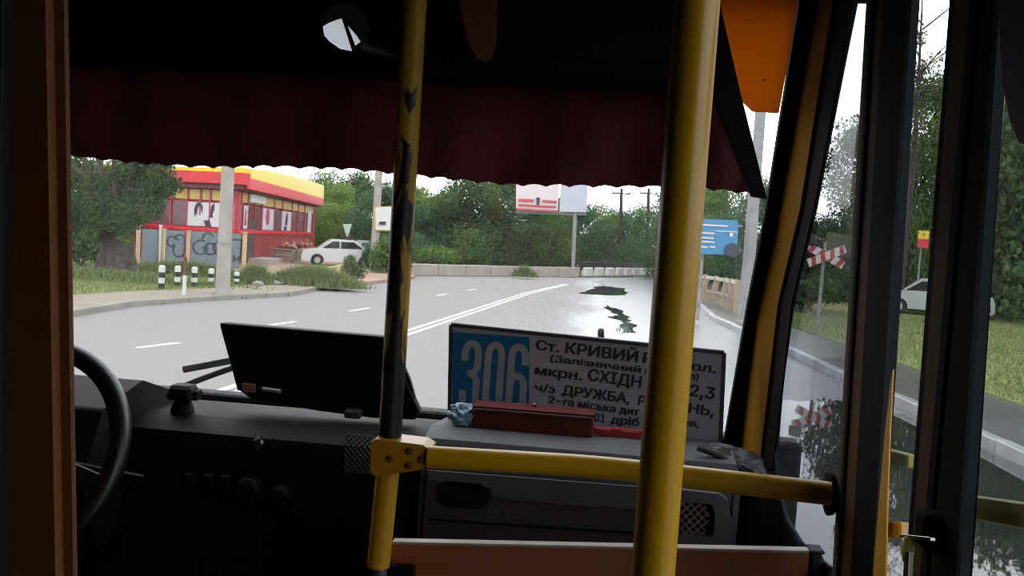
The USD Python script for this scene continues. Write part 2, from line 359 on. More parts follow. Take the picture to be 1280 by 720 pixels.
puddle('dark ragged rain puddle ahead of the route board', W3((.75, 21.5), (1.05, 21.8), (1.15, 25), (.95, 29), (.7, 28), (.6, 24)), 5, rough=.75)
puddle('thin strip of rain water far down the lane', W3((-.6, 36), (1.4, 37), (1.5, 44), (.2, 45)), 8)
# ================================================================== PLANTS
def leaves(blobs, n, size, rnd, fill=.45, squash=.75, droop=0.0):
    """n small leaf blades in and on a set of ellipsoids (x, y, z, rx, ry, rz)."""
    B = np.array(blobs, float); w = (B[:, 3] * B[:, 4] * B[:, 5]) ** (2 / 3); k = rnd.choice(len(B), n, p=w / w.sum())
    d = rnd.normal(size=(n, 3)); d /= np.linalg.norm(d, axis=1)[:, None]
    r = rnd.random(n) ** fill
    lump = .75 + .5 * meshkit.fbm(d * 2.3 + k[:, None] * 7.1, 3, 4)
    c = B[k, :3] + d * B[k, 3:] * (r * lump)[:, None]
    nr = d + rnd.normal(size=(n, 3)) * .8; nr /= np.linalg.norm(nr, axis=1)[:, None]
    a = np.cross(nr, rnd.normal(size=(n, 3))); a[:, 2] -= droop; a /= np.linalg.norm(a, axis=1)[:, None]; b = np.cross(nr, a)
    s = size * rnd.uniform(.6, 1.4, n)[:, None]
    V = np.stack([c - a * s, c + b * s * .55, c + a * s, c - b * s * .55], 1).reshape(-1, 3)
    i = np.arange(n)[:, None] * 4
    f = np.vstack([i + [0, 1, 2], i + [0, 2, 3]])
    return V, f
def crown_blobs(h0, h1, r, n, rnd, top=.5):
    """Clumps of a tree crown between heights h0 and h1."""
    out = []
    for k in range(n):
        t = (k + rnd.random()) / n; z = h0 + (h1 - h0) * t
        rr = r * (sin(pi * min(1, .22 + .78 * t) ** .8) * .9 + .12)
        a = rnd.random() * 2 * pi; q = rr * sqrt(rnd.random())
        s = r * rnd.uniform(.30, .5) * (1 - .35 * t)
        out.append((q * cos(a), q * sin(a), z, s, s, s * .8))
    return out
def tree(name, label, cat_, loc, h0, h1, r, mat, n=5000, leaf=.2, trunk=.22, clumps=22, seed=0, group=None, bark=BARKD, fill=.45):
    rnd = np.random.default_rng(seed); path = thing(name, label, cat_, loc, group); L = np.asarray(loc, float)
    bl = crown_blobs(h0, h1, r, clumps, rnd)
    V, f = leaves(bl, n, leaf, rnd, fill)
    part(path, 'crown', (V + L, f), mat)
    hh = h0 + (h1 - h0) * .75
    pts = [L + A(0, 0, -.2), L + A(trunk * .2, 0, h0 * .5), L + A(-trunk * .3, trunk * .2, h0), L + A(0, 0, hh)]
    ms = [tube(bend(pts, .5, 4), np.linspace(trunk, trunk * .25, 10), 8)]
    part(path, 'trunk', ms[0], bark)
    for b in bl[::3][:7]:
        z0 = L + A(0, 0, h0 * .7 + (b[2] - h0) * .4)
        part(path, 'branch', tube([z0, (z0 + L + b[:3]) / 2 + A(0, 0, .2), L + b[:3]], [trunk * .4, trunk * .25, trunk * .08], 6), bark)
    return path
def bush(name, label, loc, w, d, h, mat, n, leaf, seed, cat_='bush', group=None):
    rnd = np.random.default_rng(seed); path = thing(name, label, cat_, loc, group); L = np.asarray(loc, float)
    bl = [(rnd.uniform(-.35, .35) * w, rnd.uniform(-.35, .35) * d, h * rnd.uniform(.25, .7), w * .28, d * .28, h * .33) for _ in range(9)]
    V, f = leaves(bl, n, leaf, rnd, .5); V[:, 2] = np.maximum(V[:, 2], .02)
    part(path, 'foliage', (V + L, f), mat)
    st = [tube([L, L + A(*b[:3]) * .6, L + A(*b[:3])], [.03, .02, .008], 5) for b in bl[:6]]
    for s in st: part(path, 'stem', s, BARKD)
    return path
def weeds(label, loc, w, d, h, n, seed, mat=None, blade=.02, lean=.35):
    """A patch of tall grass: curved blades."""
    rnd = np.random.default_rng(seed); L = np.asarray(loc, float)
    u = rnd.normal(size=(n, 2)) * .4; u = u[np.abs(u).max(1) < 1.1]; n = len(u)
    hh = h * np.exp(-(u ** 2).sum(1) * 1.1) * rnd.uniform(.5, 1.15, n)
    base = np.c_[u[:, 0] * w, u[:, 1] * d, np.zeros(n)]
    ln = rnd.normal(size=(n, 2)) * lean
    a = rnd.random(n) * 2 * pi; side = np.c_[np.cos(a), np.sin(a), np.zeros(n)] * blade * rnd.uniform(.7, 1.6, n)[:, None]
    mid = base + np.c_[ln * hh[:, None] * .3, hh * .6]; tip = base + np.c_[ln * hh[:, None], hh]
    V = np.stack([base - side, base + side, mid + side * .7, mid - side * .7, tip], 1).reshape(-1, 3) + L
    i = np.arange(n)[:, None] * 5; f = np.vstack([i + [0, 1, 2], i + [0, 2, 3], i + [3, 2, 4]])
    return solo('weeds', (V, f), mat or GRASSM, label, 'weeds', None, 'stuff')

def base(px, py, z=ZV): return onz(px, py, z)

# old willow with a flared trunk beside the road
def big_tree():
    D = 27.5; L = base(145, 345.5); rnd = np.random.default_rng(11)
    path = thing('willow_tree', 'big old tree with thick flared trunk and dark hanging leaves beside grey fence', 'tree', L)
    n = 40; prof = [(.84, 0), (.68, .25), (.56, .7), (.52, 1.2), (.54, 1.7), (.5, 2.4)]
    V = []; k = 28
    for r, z in prof:
        for j in range(k):
            t = 2 * pi * j / k; q = r * .9 * (1 + .12 * sin(5 * t + 1) * (1.4 - z * .3) + .05 * sin(11 * t))
            V.append(L + A(q * cos(t), q * sin(t), z))
    Fc = [(i * k + j, i * k + (j + 1) % k, (i + 1) * k + (j + 1) % k) for i in range(len(prof) - 1) for j in range(k)] + [(i * k + j, (i + 1) * k + (j + 1) % k, (i + 1) * k + j) for i in range(len(prof) - 1) for j in range(k)]
    part(path, 'trunk', trimesh.Trimesh(np.array(V), Fc, process=False), BARK, smooth=True)
    for j in range(8):
        t = j * pi / 4 + .3; e = A(cos(t) * rnd.uniform(.8, 1.9), sin(t) * rnd.uniform(.8, 1.9), rnd.uniform(3.2, 5.5))
        part(path, 'branch', tube(bend([L + A(cos(t) * .3, sin(t) * .3, 1.8), L + A(e[0] * .5, e[1] * .5, 2.9), L + e], .5, 5), np.linspace(.12, .03, 12)[:7], 8), BARK)
    bl = crown_blobs(1.9, 7.5, 1.5, 34, rnd)
    bl += [(x, y, z, .6, .6, .7) for x, y, z in [(-1.5, -.4, 2.1), (1.0, -.6, 2.3), (-.9, -.9, 1.9), (.7, -.9, 2.0), (0, -1.1, 2.1), (1.3, 0, 3.2), (-1.7, 0, 3.0), (0, .3, 2.6)]]
    v, f = leaves(bl, 30000, .06, rnd, .5, droop=1.0)
    part(path, 'crown', (v + L, f), L_DARK)
    sh = [(-.35, -.85, 1.55, .42, .35, .45), (.62, -.7, 1.5, .2, .3, .5), (-.1, -.95, 1.75, .5, .3, .3), (.35, -.9, 1.7, .3, .3, .3)]
    v, f = leaves(sh, 1500, .07, rnd, .6)
    part(path, 'shoots', (v + L, f), L_LIGHT, label='light green young shoots on the trunk')
big_tree()

PROTO = {}
def wood_tree(kind, px, D, top_px, width, label, seed=0, base_z=ZV, base_px=None):
    """A tree of the woodland: depth D, its top at the given picture row, copied from one of a few grown trees."""
    h0, h1, r, mat = dict(round=(1.2, 9, 3.0, L_MID), dark=(1.0, 10, 2.8, L_DARK), pale=(.9, 8, 2.8, L_LIGHT), blue=(.6, 9, 2.9, L_DUSK), tall=(4.2, 10, 2.6, L_DARK))[kind]
    t = dep(px, top_px, D); k = (t[2] - base_z) / h1; loc = A(t[0], t[1], base_z)
    sx = width / (2 * r)
    name = dict(round='leafy_tree', dark='dark_tree', pale='pale_tree', blue='grey_green_tree', tall='tall_tree')[kind]
    if kind not in PROTO:
        # the first one is grown at its own size
        PROTO[kind] = tree(name, label, 'tree', loc, h0 * k, h1 * k, width / 2, mat, 20000, .085, .2, 26, seed=hash_seed(kind), group=None)
        PROTO[kind + 'k'] = (k, width)
        return PROTO[kind]
    k0, w0 = PROTO[kind + 'k']
    return copy(PROTO[kind], loc, (seed * 77) % 360, (width / w0, width / w0, k / k0), label, 'tree')
def hash_seed(s): return sum(ord(c) * (i + 3) for i, c in enumerate(s)) % 9973

WOOD = [
 ('dark', 90, 40, 195, 7, 'dark tree behind the thick flared trunk nearest the board partition'),
 ('round', 410, 76, 222, 9, 'leafy tree just beside the end of the red shop'),
 ('pale', 428, 68, 236, 7, 'pale bushy tree above the white car'),
 ('dark', 452, 74, 224, 8, 'dark tree behind the concrete pole with the white panel'),
 ('round', 398, 92, 236, 9, 'round leafy tree showing low past the corner of the shop roof'),
 ('blue', 488, 62, 236, 8, 'grey-green tree half hidden by the chipped handrail pole'),
 ('pale', 520, 66, 240, 8, 'pale leafy tree just past the chipped handrail pole'),
 ('pale', 556, 64, 246, 7, 'pale tree behind the start of the low concrete wall'),
 ('dark', 592, 63, 226, 8, 'tall dark tree over the soil heap on the concrete wall'),
 ('dark', 628, 66, 224, 9, 'tall dark tree just before the billboard'),
 ('dark', 664, 70, 230, 8, 'dark tree under the red and white half of the billboard'),
 ('round', 690, 68, 254, 7, 'leafy tree behind the grey half of the billboard'),
 ('blue', 722, 72, 262, 8, 'grey-green tree just behind the thin billboard post'),
 ('round', 748, 76, 262, 8, 'leafy tree above the white blocks of the guard rail'),
 ('blue', 776, 78, 268, 8, 'grey-green tree below the gap of white sky'),
 ('round', 806, 80, 262, 9, 'leafy tree touching the thick yellow pole'),
 ('blue', 838, 70, 246, 9, 'grey-green tree hidden for the most part by the thick yellow pole'),
 ('dark', 884, 60, 238, 8, 'dark tree above the blue direction sign'),
 ('round', 912, 56, 232, 7, 'leafy tree behind the grey roadside pole'),
 ('blue', 962, 50, 236, 7, 'grey-green tree beside the windscreen pillar'),
 ('dark', 1012, 44, 276, 7, 'dark low tree behind the crossing sign'),
 ('blue', 1052, 46, 290, 7, 'grey-green low tree just past the crossing sign'),
 ('dark', 1100, 44, 262, 8, 'dark tree hidden by the door post'),
 ('tall', 1150, 37, 100, 7, 'tall dark tree high in the narrow door pane'),
 ('round', 1192, 36, 120, 6, 'tall leafy tree behind the middle door stile'),
 ('dark', 1236, 36, 120, 7, 'tall dark tree at the edge of the wide door pane'),
 ('round', 1276, 38, 112, 9, 'tallest leafy tree in the wide door pane'),
 ('dark', 1336, 34, 110, 10, 'tall dark tree past the wide door pane'),
 ('blue', 1262, 44, 160, 8, 'grey-green tree low in the wide door pane'),
]
for i, (kind, px, D, top, w, lab) in enumerate(WOOD): wood_tree(kind, px, D, top, w, lab, seed=i + 1)
for px, D, top, lab in [(1158, 33, -10, 'bare thin-twigged tree against white sky in the narrow door pane'), (1136, 36, 40, 'second bare tree with sparse brownish leaves by the door post')]:
    t = dep(px, top, D); rnd = np.random.default_rng(px); L = A(t[0], t[1], ZV); H = t[2] - ZV
    p = thing('bare_tree', lab, 'tree', L)
    part(p, 'trunk', tube([L, L + A(.1, 0, H * .5), L + A(-.1, .1, H)], [.16, .1, .02], 7), BARKD)
    tips = []
    for k in range(26):
        z = H * rnd.uniform(.45, .92); a = rnd.random() * 2 * pi; ln = rnd.uniform(.7, 1.9)
        s = L + A(0, 0, z); e = s + A(cos(a) * ln, sin(a) * ln, ln * .8)
        part(p, 'branch', tube([s, (s + e) / 2 + A(0, 0, .1), e], [.035, .022, .008], 5), BARKD); tips.append(np.r_[e - L, .45, .45, .4])
    v, f = leaves(tips, 900, .07, rnd, .6); part(p, 'leaves', (v + L, f), leafmat(f'leaves_sparse{px}', (96, 92, 60), (140, 132, 90)))

# undergrowth
BU = [(100, 333, 2.6, 1.8, L_DARK, 'dark shrub behind the big trunk on the lawn'), (84, 318, 4, 3, L_MID, 'tall shrub at the far end of the lawn'), (470, 336, 1.6, 1.6, L_DUSK, 'shrub at the foot of the concrete pole with white panel'),
      (487, 342, 2.0, 2.1, L_MID, 'shrub behind the chipped handrail pole'), (526, 331, 4.5, 1.7, L_MID, 'shrub behind the end of the concrete wall nearest the shop'), (565, 331, 3.5, 1.4, L_LIGHT, 'low pale shrub behind the middle of the concrete wall'),
      (655, 331, 4, 1.3, L_LIGHT, 'bright green shrub topping the concrete wall under the billboard'), (676, 332, 3, 1.0, L_LIGHT, 'low bright shrub beside the billboard post'),
      (744, 332, 5, 3.2, L_DUSK, 'grey-green shrub behind the black and white guard rail'), (785, 332, 4, 1.6, L_MID, 'shrub behind the far end of the guard rail'),
      (1000, 392, 3, 1.4, L_DARK, 'dark shrub on the lawn behind the crossing sign'), (1150, 388, 5, 2.6, L_MID, 'shrub at the lawn edge in the narrow door pane'),
      (1262, 396, 6, 3.2, L_MID, 'wide shrub at the lawn edge in the wide door pane'), (1205, 392, 5, 2.4, L_DARK, 'dark shrub behind the middle door stile')]
for i, (px, py, w, h, mat, lab) in enumerate(BU):
    bush('bush', lab, onz(px, py, ZV), w, w * .8, h, mat, 1600, .11, 100 + i)
# rounded weeds and the grassy mound by the road
c = base(441, 352); bush('bush', 'rounded olive-green bush before the white car', c, .95, .9, 1.05, leafmat('leaves_olive', (92, 108, 62), (140, 148, 92)), 2600, .05, 71)
weeds('tall green weeds heaped beside the yellow barrier frame', base(392, 357), 1.9, 1.0, .75, 4200, 21, blade=.02)
weeds('tuft of tall weeds beside the striped bollards', base(318, 355), .62, .6, .72, 1500, 22)
weeds('rough grass below the grey fence panels', base(232, 343), 3.2, .9, .5, 4600, 23)
weeds('rough grass around the big tree trunk', base(110, 347), 5.5, 1.4, .35, 3500, 24)
weeds('weeds growing from the concrete wall foot', base(655, 346), .8, .5, .7, 700, 25)
# mown grass of the lawn by the door
def lawn_blades(label, poly, n, h, seed, z, keep):
    rnd = np.random.default_rng(seed); x0, y0, x1, y1 = poly.bounds; P = np.c_[rnd.uniform(x0, x1, n), rnd.uniform(y0, y1, n)]
    import shapely
    P = P[shapely.contains_xy(poly, P[:, 0], P[:, 1])]; n = len(P)
    a = rnd.random(n) * 2 * pi; s = np.c_[np.cos(a), np.sin(a), np.zeros(n)] * .012; b = np.c_[P, np.full(n, z)]
    t = b + np.c_[rnd.normal(size=(n, 2)) * h * .4, h * rnd.uniform(.5, 1.3, n)]
    V = np.stack([b - s, b + s, t], 1).reshape(-1, 3); f = np.arange(3 * n).reshape(-1, 3)
    solo('grass', (V, f), GRASSM, label, 'grass', None, 'stuff')
lawn_blades('short green grass on the lawn beyond the wet pavement', lawn_right.intersection(sbox(4, 8, 22, 34)), 60000, .09, 5, ZV + .04, None)
lawn_blades('short grass of the lawn in front of the grey fence', left_verge.difference(dirt).intersection(sbox(-22, 18, -9, 33)), 30000, .08, 6, ZV, None)

# ================================================================== ACROSS THE ROAD, LEFT
# the red and yellow shop
def shop():
    Z0 = ZV
    c = dep(293, 330, 40.0); c[2] = 0; l = dep(96, 330, 42.5); l[2] = 0; r = dep(389, 330, 60.0); r[2] = 0
    path = thing('shop', 'red and yellow shop with posters across the road', 'shop', (c[0], c[1], Z0))
    def facade(a, b, mull, posters, yellow_top, f0=3.9, f1=4.45):
        d = unit(b - a); L = np.linalg.norm((b - a)[:2]); n = np.array([d[1], -d[0], 0])          # n faces the road
        if n @ (EYE - a) < 0: n = -n
        up = A(0, 0, 1)
        P = lambda s, z, off=0: a + d * s + n * off + up * z
        def strip(s0, s1, z0, z1, off, t, mat, name, label=None):
            m = bx((0, 0, 0), (s1 - s0, t, z1 - z0), .01); m.apply_transform(frame(P((s0 + s1) / 2, (z0 + z1) / 2, off), d, np.cross(up, d) if True else n)); return part(path, name, m, mat, label=label)
        strip(0, L, Z0, 1.62, -.15, .3, REDW, 'lower_wall')
        strip(0, L, 1.62, 3.9, -.22, .2, REDW, 'upper_wall')
        strip(0, L, 1.62, 1.8, .02, .14, RED, 'sill_band', 'bright red horizontal band')
        for s0, s1 in zip(mull, mull[1:]):
            strip(s0 + .06, s1 - .06, 1.82, 3.02, -.08, .08, MAUVE, 'window_panel', None)
            strip(s0 + .05, s1 - .05, 3.12, 3.62, -.06, .1, YELP, 'yellow_panel', None)
            strip(s0 + .08, s1 - .08, Z0 + .15, 1.55, .0, .04, pm('lower_panel_red', (176, 60, 72), .25, .2, 2), 'lower_panel', None)
        for s in mull: strip(s - .05, s + .05, 1.8, 3.65, -.04, .16, REDW, 'mullion')
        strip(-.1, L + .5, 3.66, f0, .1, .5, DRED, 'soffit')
        strip(-.3, L + .7, f0, f1, .3, .5, RED, 'fascia')
        # yellow upper edge, thin over the near side and swelling along the far one
        pts = [(-.3, f1)] + [(-.3 + (L + 1.0) * t, f1 + q) for t, q in zip(np.linspace(0, 1, len(yellow_top)), yellow_top)] + [(L + .7, f1)]
        part(path, 'parapet', extr(Polygon(pts), P(0, 0, .02), d, up, .5 if np.cross(d, up) @ n > 0 else -.5), YEL, label='bright yellow parapet')
        for s0, s1, z0, z1, mat in posters: strip(s0, s1, z0, z1, .01, .05, mat, 'poster')
        return P, d, n, L
    def s_at(a, b, px):
        # distance along a->b at picture column px
        lo, hi = 0.0, 1.0
        for _ in range(40):
            mid = (lo + hi) / 2; p = a + (b - a) * mid + A(0, 0, 2.2); q = p - EYE; x = 640 + F * (q @ RT) / (q @ FW)
            if x < px: lo = mid
            else: hi = mid
        return lo * np.linalg.norm((b - a)[:2])
    S = lambda px: s_at(l, c, px)
    L = np.linalg.norm((c - l)[:2])
    mullL = [S(x) for x in (110, 130, 150, 172, 194, 213, 234, 250, 262, 276)] + [L - .05]
    P, d, n, _ = facade(l, c, mullL, [(S(234), S(275.5), 1.84, 3.0, POSTER), (S(279), L - .1, 1.84, 3.0, POSTER)], [.12, .14, .16, .2])
    # printed figures on the big poster: dark hair, pale dress
    up = A(0, 0, 1); fs = 1 if np.cross(d, up) @ n > 0 else -1
    def pr_(shape, s, z, mat, nm='print', PP=P, dd=d): part(path, nm, extr(shape, PP(s, z, .036), dd, up, .006 * fs if dd is d else .006), mat)
    hair = Polygon([(-.25, -.35), (-.28, .1), (-.12, .38), (.08, .4), (.2, .2), (.2, -.1), (.12, -.05), (.1, .12), (0, .22), (-.08, .05), (-.1, -.25)])
    pr_(hair, S(249), 2.6, POSTERD)
    pr_(Polygon([(-.5, -.35), (-.3, .15), (-.05, .25), (.25, .1), (.45, -.35)]), S(248), 2.2, WHITE)
    pr_(Polygon([(-.15, -.3), (-.1, .25), (.08, .42), (.1, .1), (0, -.1), (.05, -.3)]), S(266), 2.58, POSTERD)
    pr_(Polygon([(-.3, -.2), (-.1, .1), (.2, .12), (.35, -.2)]), S(258), 2.04, POSTERD)
    S2 = lambda px: s_at(c, r, px)
    L2 = np.linalg.norm((r - c)[:2])
    mullR = [.05] + [S2(x) for x in (301, 309, 318, 327, 342, 352, 364, 372, 380)] + [L2 - .05]
    P2, d2, n2, _ = facade(c, r, mullR, [(S2(293), S2(299.5), 1.84, 3.0, POSTER), (S2(304), S2(308.5), 1.84, 3.0, POSTER), (S2(327), S2(341), 1.84, 3.0, POSTER), (S2(351.5), S2(363), 1.84, 3.0, POSTER), (S2(384), S2(388), 1.7, 3.3, POSTER)],
                             [.42, .6, .72, .82, .88, .92, .95], 3.74, 4.28)
    for x in (296, 306): part(path, 'print', extr(Polygon([(-.25, -.4), (-.1, .4), (.2, .35), (.05, 0), (.25, -.35)]), P2(S2(x), 2.4, .036), d2, up, .006), POSTERR)
    part(path, 'print', extr(Point(0, 0).buffer(.45), P2(S2(333.5), 2.55, .036), d2, up, .006), POSTERR)
    part(path, 'print', extr(Polygon([(-.4, -.3), (-.2, .3), (.2, .45), (.4, .1), (.2, -.35)]), P2(S2(357), 2.5, .036), d2, up, .006), POSTERD)
    part(path, 'print', extr(sbox(-.4, -.12, .4, .12), P2(S2(356), 1.98, .036), d2, up, .006), POSTERD)
    m = extr(sbox(0, 0, S2(329) - S2(310), .42), P2(S2(310), 3.2, .02), d2, up, .08); part(path, 'name_board', m, WHITE, label='small white board under the eaves')
    # entrance with a dark doorway and a step
    part(path, 'doorway', extr(sbox(0, 0, S2(318) - S2(309), 2.2), P2(S2(309), Z0, .02), d2, up, .05), pm('doorway_dark', (86, 60, 62), .4, .2, 2))
    part(path, 'step', extr(sbox(0, 0, 3.2, .28), P2(S2(310), Z0, .1), d2, up, 1.0), CONC)
    # roof and rear walls close the box
    back = [l + A(0, 14, 0), c + A(3, 22, 0), r + A(-6, 8, 0)]
    roof = Polygon([tuple(p[:2]) for p in (l, c, r, back[2], back[0])]).buffer(-.05)
    part(path, 'roof', extr(roof, (0, 0, 4.0), (1, 0, 0), (0, 1, 0), .25), DRED)
    for a, b in ((r, back[2]), (back[2], back[0]), (back[0], l)):
        part(path, 'rear_wall', beam(a + A(0, 0, 2), b + A(0, 0, 2), .25, 3.9, b=.01), REDW)
    return P2, S2, d2, n2
P2, S2, d2, n2 = shop()
# produce crates and a bicycle-like rack before the shop window
cols = [(150, 70, 60), (190, 150, 110), (120, 60, 62), (206, 120, 96)]
for k, (px, lab) in enumerate([(331, 'wooden crate of goods nearest the shop doorway'), (340, 'wooden crate of reddish goods below the first poster'), (349, 'wooden crate of goods second from the end of the shop front'), (361, 'wooden crate of goods at the end of the shop front')]):
    p = P2(S2(px), ZV + .02, 1.1); t = thing('goods_crate', lab, 'crate', p, 'crates outside the shop')
    w = 1.0
    for dx in (-.5, .5): part(t, 'leg', bx(p + A(dx, 0, .3), (.06, .5, .6)), WOODW)
    for z in (.2, .42, .62): part(t, 'slat', bx(p + A(0, -.26, z), (1.1, .03, .13)), WOODW)
    part(t, 'tray', bx(p + A(0, 0, .66), (1.1, .55, .08)), WOODW)
    gm = pm(f'goods{k}', cols[k], .6, .5, 9)
    rr = random.Random(k)
    for i in range(9):
        g = trimesh.creation.icosphere(1, .11); g.apply_translation(p + A(rr.uniform(-.45, .45), rr.uniform(-.2, .2), .78 + rr.uniform(0, .25))); part(t, 'goods', g, gm)
# grey fence panels with posts
def fence():
    D = lambda px: np.interp(px, [175, 305], [34.2, 36.5])
    spans = [(177.5, 200), (208, 231), (239, 302)]; tops = lambda px: np.interp(px, [175, 305], [287, 292.5])
    for i, (a, b) in enumerate(spans):
        pa, pb = dep(a, tops(a), D(a)), dep(b, tops(b), D(b)); za, zb = pa[2], pb[2]
        lab = ['plain grey sheet fence panel beside the big tree', 'grey sheet fence panel with one rounded graffiti letter', 'wide grey sheet fence panel with graffiti behind the concrete pole'][i]
        t = thing('sheet_fence', lab, 'fence', A(pa[0], pa[1], ZV))
        q = lambda s, z: A(pa[0] + (pb[0] - pa[0]) * s, pa[1] + (pb[1] - pa[1]) * s, ZV + z)
        h = min(za, zb) - ZV; n = max(1, round((b - a) / 21))
        for k in range(n):
            m = slab([q(k / n + .004, -.02), q((k + 1) / n - .004, -.02), q((k + 1) / n - .004, h), q(k / n + .004, h)], .03); part(t, 'sheet', m, STEELG)
        part(t, 'top_rail', beam(q(0, h), q(1, h), .05, .05), STEELG)
        ex = unit(q(1, 0) - q(0, 0)); Lg = np.linalg.norm(q(1, 0) - q(0, 0))
        def graf(lines, s, z, w=.05):
            g = unary_union([LineString(l_).buffer(w) for l_ in lines]); nn = np.cross(ex, A(0, 0, 1)); o = q(s, z) + nn * .034
            part(t, 'graffiti', extr(g, o, ex, A(0, 0, 1), .004 if nn @ (EYE - o) > 0 else -.004), GRAF)
        arc = lambda cx, cy, r, a0, a1, sx=1: [(cx + sx * r * cos(radians(t_)), cy + r * sin(radians(t_))) for t_ in np.linspace(a0, a1, 14)]
        if i == 1:
            graf([arc(.25, .95, .22, 20, 300), arc(.5, .55, .22, 180, 360), [(.28, .55), (.28, .85)], [(.72, .55), (.72, 1.05)], arc(.52, 1.05, .2, 0, 180)], 0.02, .1, .035)
        if i == 2:
            graf([arc(.35, .75, .3, 60, 330), arc(.75, .7, .24, 0, 360), arc(.65, 1.15, .22, 20, 200), [(.42, .75), (.62, .75), (.62, .55)], arc(1.15, .75, .28, 90, 350), [(1.05, 1.2), (1.3, 1.3), (1.32, 1.05)]], .02, .12, .035)
            graf([[(0, .9), (.1, 1.15), (.5, 1.15), (.5, .9)], [(.05, .3), (.05, .9)], [(.2, .2), (.2, .45), (.3, .25), (.45, .45), (.45, .2)], [(.5, .4), (.5, 1.0)]], .76, .12, .035)
    for px, top, w, mat, lab in [(173.5, 282, .14, CREAM, 'cream fence post beside the big tree'), (201, 282, .09, WHITE, 'thin white fence post taller than the grey panels'), (205.5, 287, .12, CREAM, 'cream fence post next to the thin white one'),
                                 (236, 289, .14, CREAM, 'cream fence post between the two graffiti panels'), (306.5, 291, .16, CREAM, 'cream fence post at the end by the shop yard')]:
        p = dep(px, top, D(px) - .1); t = thing('fence_post', lab, 'post', A(p[0], p[1], ZV))
        part(t, 'shaft', bx(A(p[0], p[1], (p[2] + ZV) / 2), (w, w, p[2] - ZV)), mat); part(t, 'cap', bx(A(p[0], p[1], p[2] + .015), (w * 1.2, w * 1.2, .04)), mat)
fence()
# tall concrete lamp pole near the kerb
def pole(name, label, px, py, top_px, w, mat, z=ZV):
    b = onz(px, py, z); D = depth_of(b); t = dep(px, top_px, D)
    path = thing(name, label, 'pole', b)
    r = w / 2; h = 8.5
    part(path, 'shaft', lathe([(0, 0), (r * 1.08, 0), (r, .8), (r * .72, h), (0, h)], b, n=20), mat, smooth=40)
    part(path, 'footing', lathe([(0, 0), (r * 1.5, 0), (r * 1.45, .06), (r * 1.1, .1), (0, .1)], b, n=16), KERB)
    part(path, 'band', lathe([(r * .9, 1.35), (r * 1.035, 1.35), (r * 1.03, 1.42), (r * .9, 1.42)], b, n=20), CONCGREY)
    return b, D, path
pole('concrete_pole', 'thick pale concrete pole standing at the kerb before the graffiti fence', 278, 368.5, 218, .37, CONC)
# striped bollards
for k, (px, py, top, lab) in enumerate([(201.5, 361, 333, 'black and white bollard nearest the big tree'), (221.5, 358.5, 333.5, 'black and white bollard second from the big tree'), (242.5, 358.5, 335, 'black and white bollard just behind the slim marker post'),
                                        (263.5, 357, 337, 'black and white bollard close beside the concrete pole'), (295.5, 355.5, 341, 'lone black and white bollard beyond the concrete pole')]):
    b = base(px, py); D = depth_of(b); H = dep(px, top, D)[2] - ZV
    t = thing('bollard', lab, 'bollard', b, 'striped bollards along the path')
    for i in range(4):
        part(t, 'band', lathe([(0, i * H / 4), (.085, i * H / 4), (.085, (i + 1) * H / 4), (0, (i + 1) * H / 4)], b, n=14), BLACKP if i % 2 == 0 else WHITE)
    part(t, 'cap', lathe([(0.085, H), (.06, H + .03), (0, H + .04)], b, n=14), WHITE)
b = base(230, 369); t = thing('marker_post', 'slim post with white lower half and rusty top among the bollards', 'post', b)
part(t, 'shaft', tube([b, b + A(0, 0, .52)], .05, 10), WHITE); part(t, 'top', tube([b + A(0, 0, .52), b + A(0.01, 0, 1.0)], .035, 10), pm('rust', (120, 78, 56), .8, .3, 20))
for k, (px, py, s, lab) in enumerate([(323, 357.5, .16, 'grey stone lying on the earth beside the weeds'), (342, 355.5, .3, 'flat pale slab lying on the earth near the kerb')]):
    b = base(px, py); g = trimesh.creation.icosphere(2, 1.0); g.vertices *= (s * 1.3, s, s * (.7 if k == 0 else .25)); g.vertices += (meshkit.fbm(g.vertices * 4, 3, k)[:, None] - .5) * .08; g.apply_translation(b + A(0, 0, s * .4 if k == 0 else .07))
    solo('rock', g, KERB, lab, 'stone')
